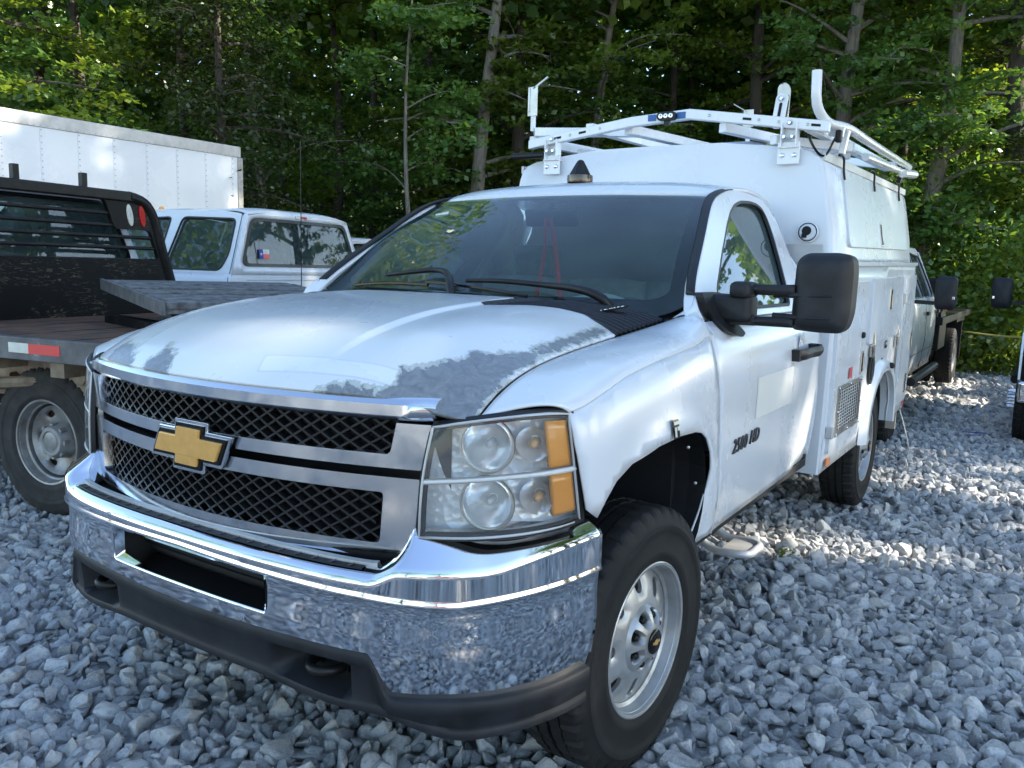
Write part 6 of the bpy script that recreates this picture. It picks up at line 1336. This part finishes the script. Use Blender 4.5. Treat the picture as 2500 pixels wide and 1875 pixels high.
# ---- white crew cab with rear window, and another behind it
P1 = thing('crew_cab_truck', 'white crew cab truck with a Texas flag decal in its rear window', 'truck', (-4.4,2.7,gz(-4.4,3.7)), R_(6)); crew_cab(P1, FORDP, sticker=True, mirrors=(1,1)); axle_wheels(P1, -2.92); axle_wheels(P1, 1.6)
an = MB().tube([(.30,.62,1.06),(.30,.62,2.62)], .0045, 5).build('whip_antenna', BLKSTEEL, P1)
cl_ = MB().lathe([(0,.03),(.03,.026),(.04,.01)], 12, 'z', (-1.5,.55,1.985)); cl_.build('clearance_lamp', AMBER, P1)
P2 = thing('crew_cab_truck', 'white cab barely showing behind the flag decal truck', 'truck', (-7.55,7.35,gz(-8,8)), R_(6)); crew_cab(P2, FORDP, mirrors=(0,0)); axle_wheels(P2, -2.92); axle_wheels(P2, 1.6)
# ---- cargo box
BX = thing('box_trailer', 'tall white riveted cargo box behind the flatbed', 'trailer', (-9.05,3.0,gz(-9,3)), 0)
zz0, zz1 = 1.05, 3.24; BXo = MB().box(-2.45,0,-3.6,3.62,zz0,zz1).build('box_shell', BOXP, BX, bevel=.01)
MB().box(-2.46,.014,-3.61,3.63,zz1-.155,zz1+.012).build('top_rail', ALU, BXo, bevel=.008); MB().box(-.05,.022,3.57,3.66,zz0,zz1-.158).build('corner_post', simple('worn_post', (.62,.60,.55), .6, var=(.34,.27,.2), var_scale=7), BXo, bevel=.006); MB().box(-2.46,.012,-3.61,3.63,zz0-.10,zz0+.03).build('bottom_rail', ALU, BXo)
ptc = MB(); rv = MB()
for k in range(15):
    y = -3.4+k*.49; ptc.box(.0005,.0030,y-.0012,y+.0012,zz0+.03,zz1-.16)
    for j in range(26): rv.obox((.003,y+.02,zz0+.08+j*.077),(.004,0,0),(0,.006,0),(0,0,.006))
for j in range(90): rv.obox((.017,-3.55+j*.08,zz1-.135),(.003,0,0),(0,.006,0),(0,0,.006))
tag(rv.build('rivets', simple('rivet_grey', (.40,.41,.43), .5), BXo, smooth=0), kind='stuff'); tag(ptc.build('panel_joints', simple('joint_grey', (.66,.67,.69), .5), BXo, smooth=0), kind='stuff')
bc_ = MB(); bc_.box(-1.9,-.6,-3.5,3.5,.80,.94); bc_.build('chassis', DARK, BX)
for y in (-2.2,2.3):
    for x, sd_ in ((-.14,1),(-2.3,-1)): wheel(BX, (x,y,.45), sd_, 0, R=.45, W=.13, style='ford')
# ---- white truck with black flatbed parked behind ours
F1 = thing('dually_flatbed_truck', 'white crew cab truck with black flatbed parked behind the utility body', 'truck', (.72,9.25,gz(0,9)), R_(90)); crew_cab(F1, FORDP, mirrors=(1,0)); axle_wheels(F1, -2.92, .43, .43); axle_wheels(F1, 3.0, .43, .43, True)
MB().box(.18,4.75,-.06,2.06,1.03,1.13).build('flatbed', BLKSTEEL, F1, bevel=.01); MB().box(.12,.20,0,2.0,1.12,1.62).build('headache_rack', BLKSTEEL, F1, bevel=.02); MB().box(.30,1.1,-.02,.5,.70,1.03).build('tool_box', BLKSTEEL, F1, bevel=.02)
MB().prism(rpoly([(.22,1.13),(.80,1.13),(.40,1.45),(.22,1.60)], .03), lambda a, b, k: (a, -.03+k, b), .05).build('rack_gusset', BLKSTEEL, F1); MB().box(.30,.44,-.075,-.055,1.20,1.33).build('amber_lamp', AMBER, F1, bevel=.008); MB().box(2.4,3.7,-.04,.5,.98,1.03).build('mud_guard', BLKSTEEL, F1); MB().box(3.62,3.66,-.02,.55,.35,1.0).build('mud_flap', DARK, F1)
gh = MB().lathe([(0,.035),(.04,.045),(.09,.04)], 14, 'x', (.12,-.07,1.52)).build('glad_hand', simple('blue_plastic', (.03,.2,.55), .4), F1)
# ---- truck cut by the right edge
F2 = thing('crew_cab_truck', 'pale truck cut by the right edge with chrome lug nuts showing', 'truck', (3.69,10.35,gz(2,8)), R_(90)); crew_cab(F2, simple('pale_blue_white_paint', (.66,.72,.74), .35, coat=.7), mirrors=(0,1)); axle_wheels(F2, -2.92, .43, .43); axle_wheels(F2, 1.6, .43, .43)
ln_ = []
for k in range(8):
    a = 2*math.pi*k/8+.3; l_ = MB().lathe([(0,.016),(.05,.014),(.075,.006)], 10, 'x', (0,.085*math.cos(a),.085*math.sin(a))); l_.tf(Matrix.Translation((-2.92,2.0,.43)) @ Matrix.Rotation(R_(90), 4, 'Z')); l_.build('lug_nut_cover', CHROME, F2, smooth=60)
# ---- red pickup across the lot, seen only in the chrome
F3 = thing('red_pickup', 'red crew cab pickup parked across the lot', 'truck', (5.6,-8.0,gz(4,-8)), R_(185)); crew_cab(F3, REDCAR); axle_wheels(F3, -2.92); axle_wheels(F3, 1.6)
# ---- small things
st = MB().obox((0,0,.012),(.105,.040,0),(-.004,.012,0),(0,0,.003)).build('strap', simple('blue_webbing', (.02,.035,.30), .8), None, bevel=.002); st.location = (1.375,7.12,gz(1.37,7.12)+.045); tag(st, 'short blue strap lying on the gravel', 'strap')
x0, y0 = by_px(2325, 16.0); x1, y1 = by_px(2540, 15.5); tp = MB().tube([(x0,y0,.62),((x0+x1)/2,(y0+y1)/2,.585),(x1,y1,.60)], .014, 6, 20).build('rope', simple('yellow_rope', (.35,.32,.08), .7), None); tag(tp, 'yellow rope strung along the edge of the weeds', 'rope')
for px_, hgt in ((2325,.75),):
    x, y = by_px(px_, 15.9); sk_ = MB().tube([(x,y,-.3),(x+.01,y,hgt)], .016, 6).build('stake', simple('stake_wood_%d' % px_, (.16,.13,.09), .8), None); tag(sk_, 'thin stake holding the left end of the yellow rope', 'stake')
wdv = np.random.RandomState(3); cpos = np.array([.84,2.03,gz(.84,2.03)+.02]); wv_ = leaves_np(cpos+wdv.normal(0, [.022,.022,.02], (16,3))+np.array([0,0,.03]), np.array([[0,-.3,1.]]*16)/1.044, .026*wdv.uniform(.6,1.2,16), wdv); o = bpy.data.objects.new('weed', quad_mesh('weed', wv_, LEAFY)); COL.objects.link(o); tag(o, 'tiny green weed sprouting in the gravel behind the cab step', 'weed')
# red lanyard on the mirror
lyd = MB(); a = np.array(wsp(.5,.84,-.06)); lyd.tube([a+(-.012,0,0), a+(-.03,.03,-.14), a+(-.075,.05,-.33), a+(-.09,.06,-.40)], .009, 5, 20); lyd.tube([a+(.012,0,0), a+(.03,.03,-.16), a+(.045,.05,-.34), a+(.06,.06,-.43)], .011, 5, 20); lyd.tube([a+(-.13,.06,-.40), a+(-.03,.06,-.375), a+(.055,.06,-.35)], .016, 5, 12); ly = lyd.build('lanyard', REDCORD, None, smooth=60); tag(ly, 'red lanyard hanging from the rear view mirror inside the windshield', 'lanyard')
pb = MB().obox((-.10,.62,1.31),(.16,0,0),(0,.11,0),(0,0,.006)).build('paper_sheet', WHTTAPE, None); tag(pb, 'pale paper lying on the dashboard behind the windshield', 'paper')
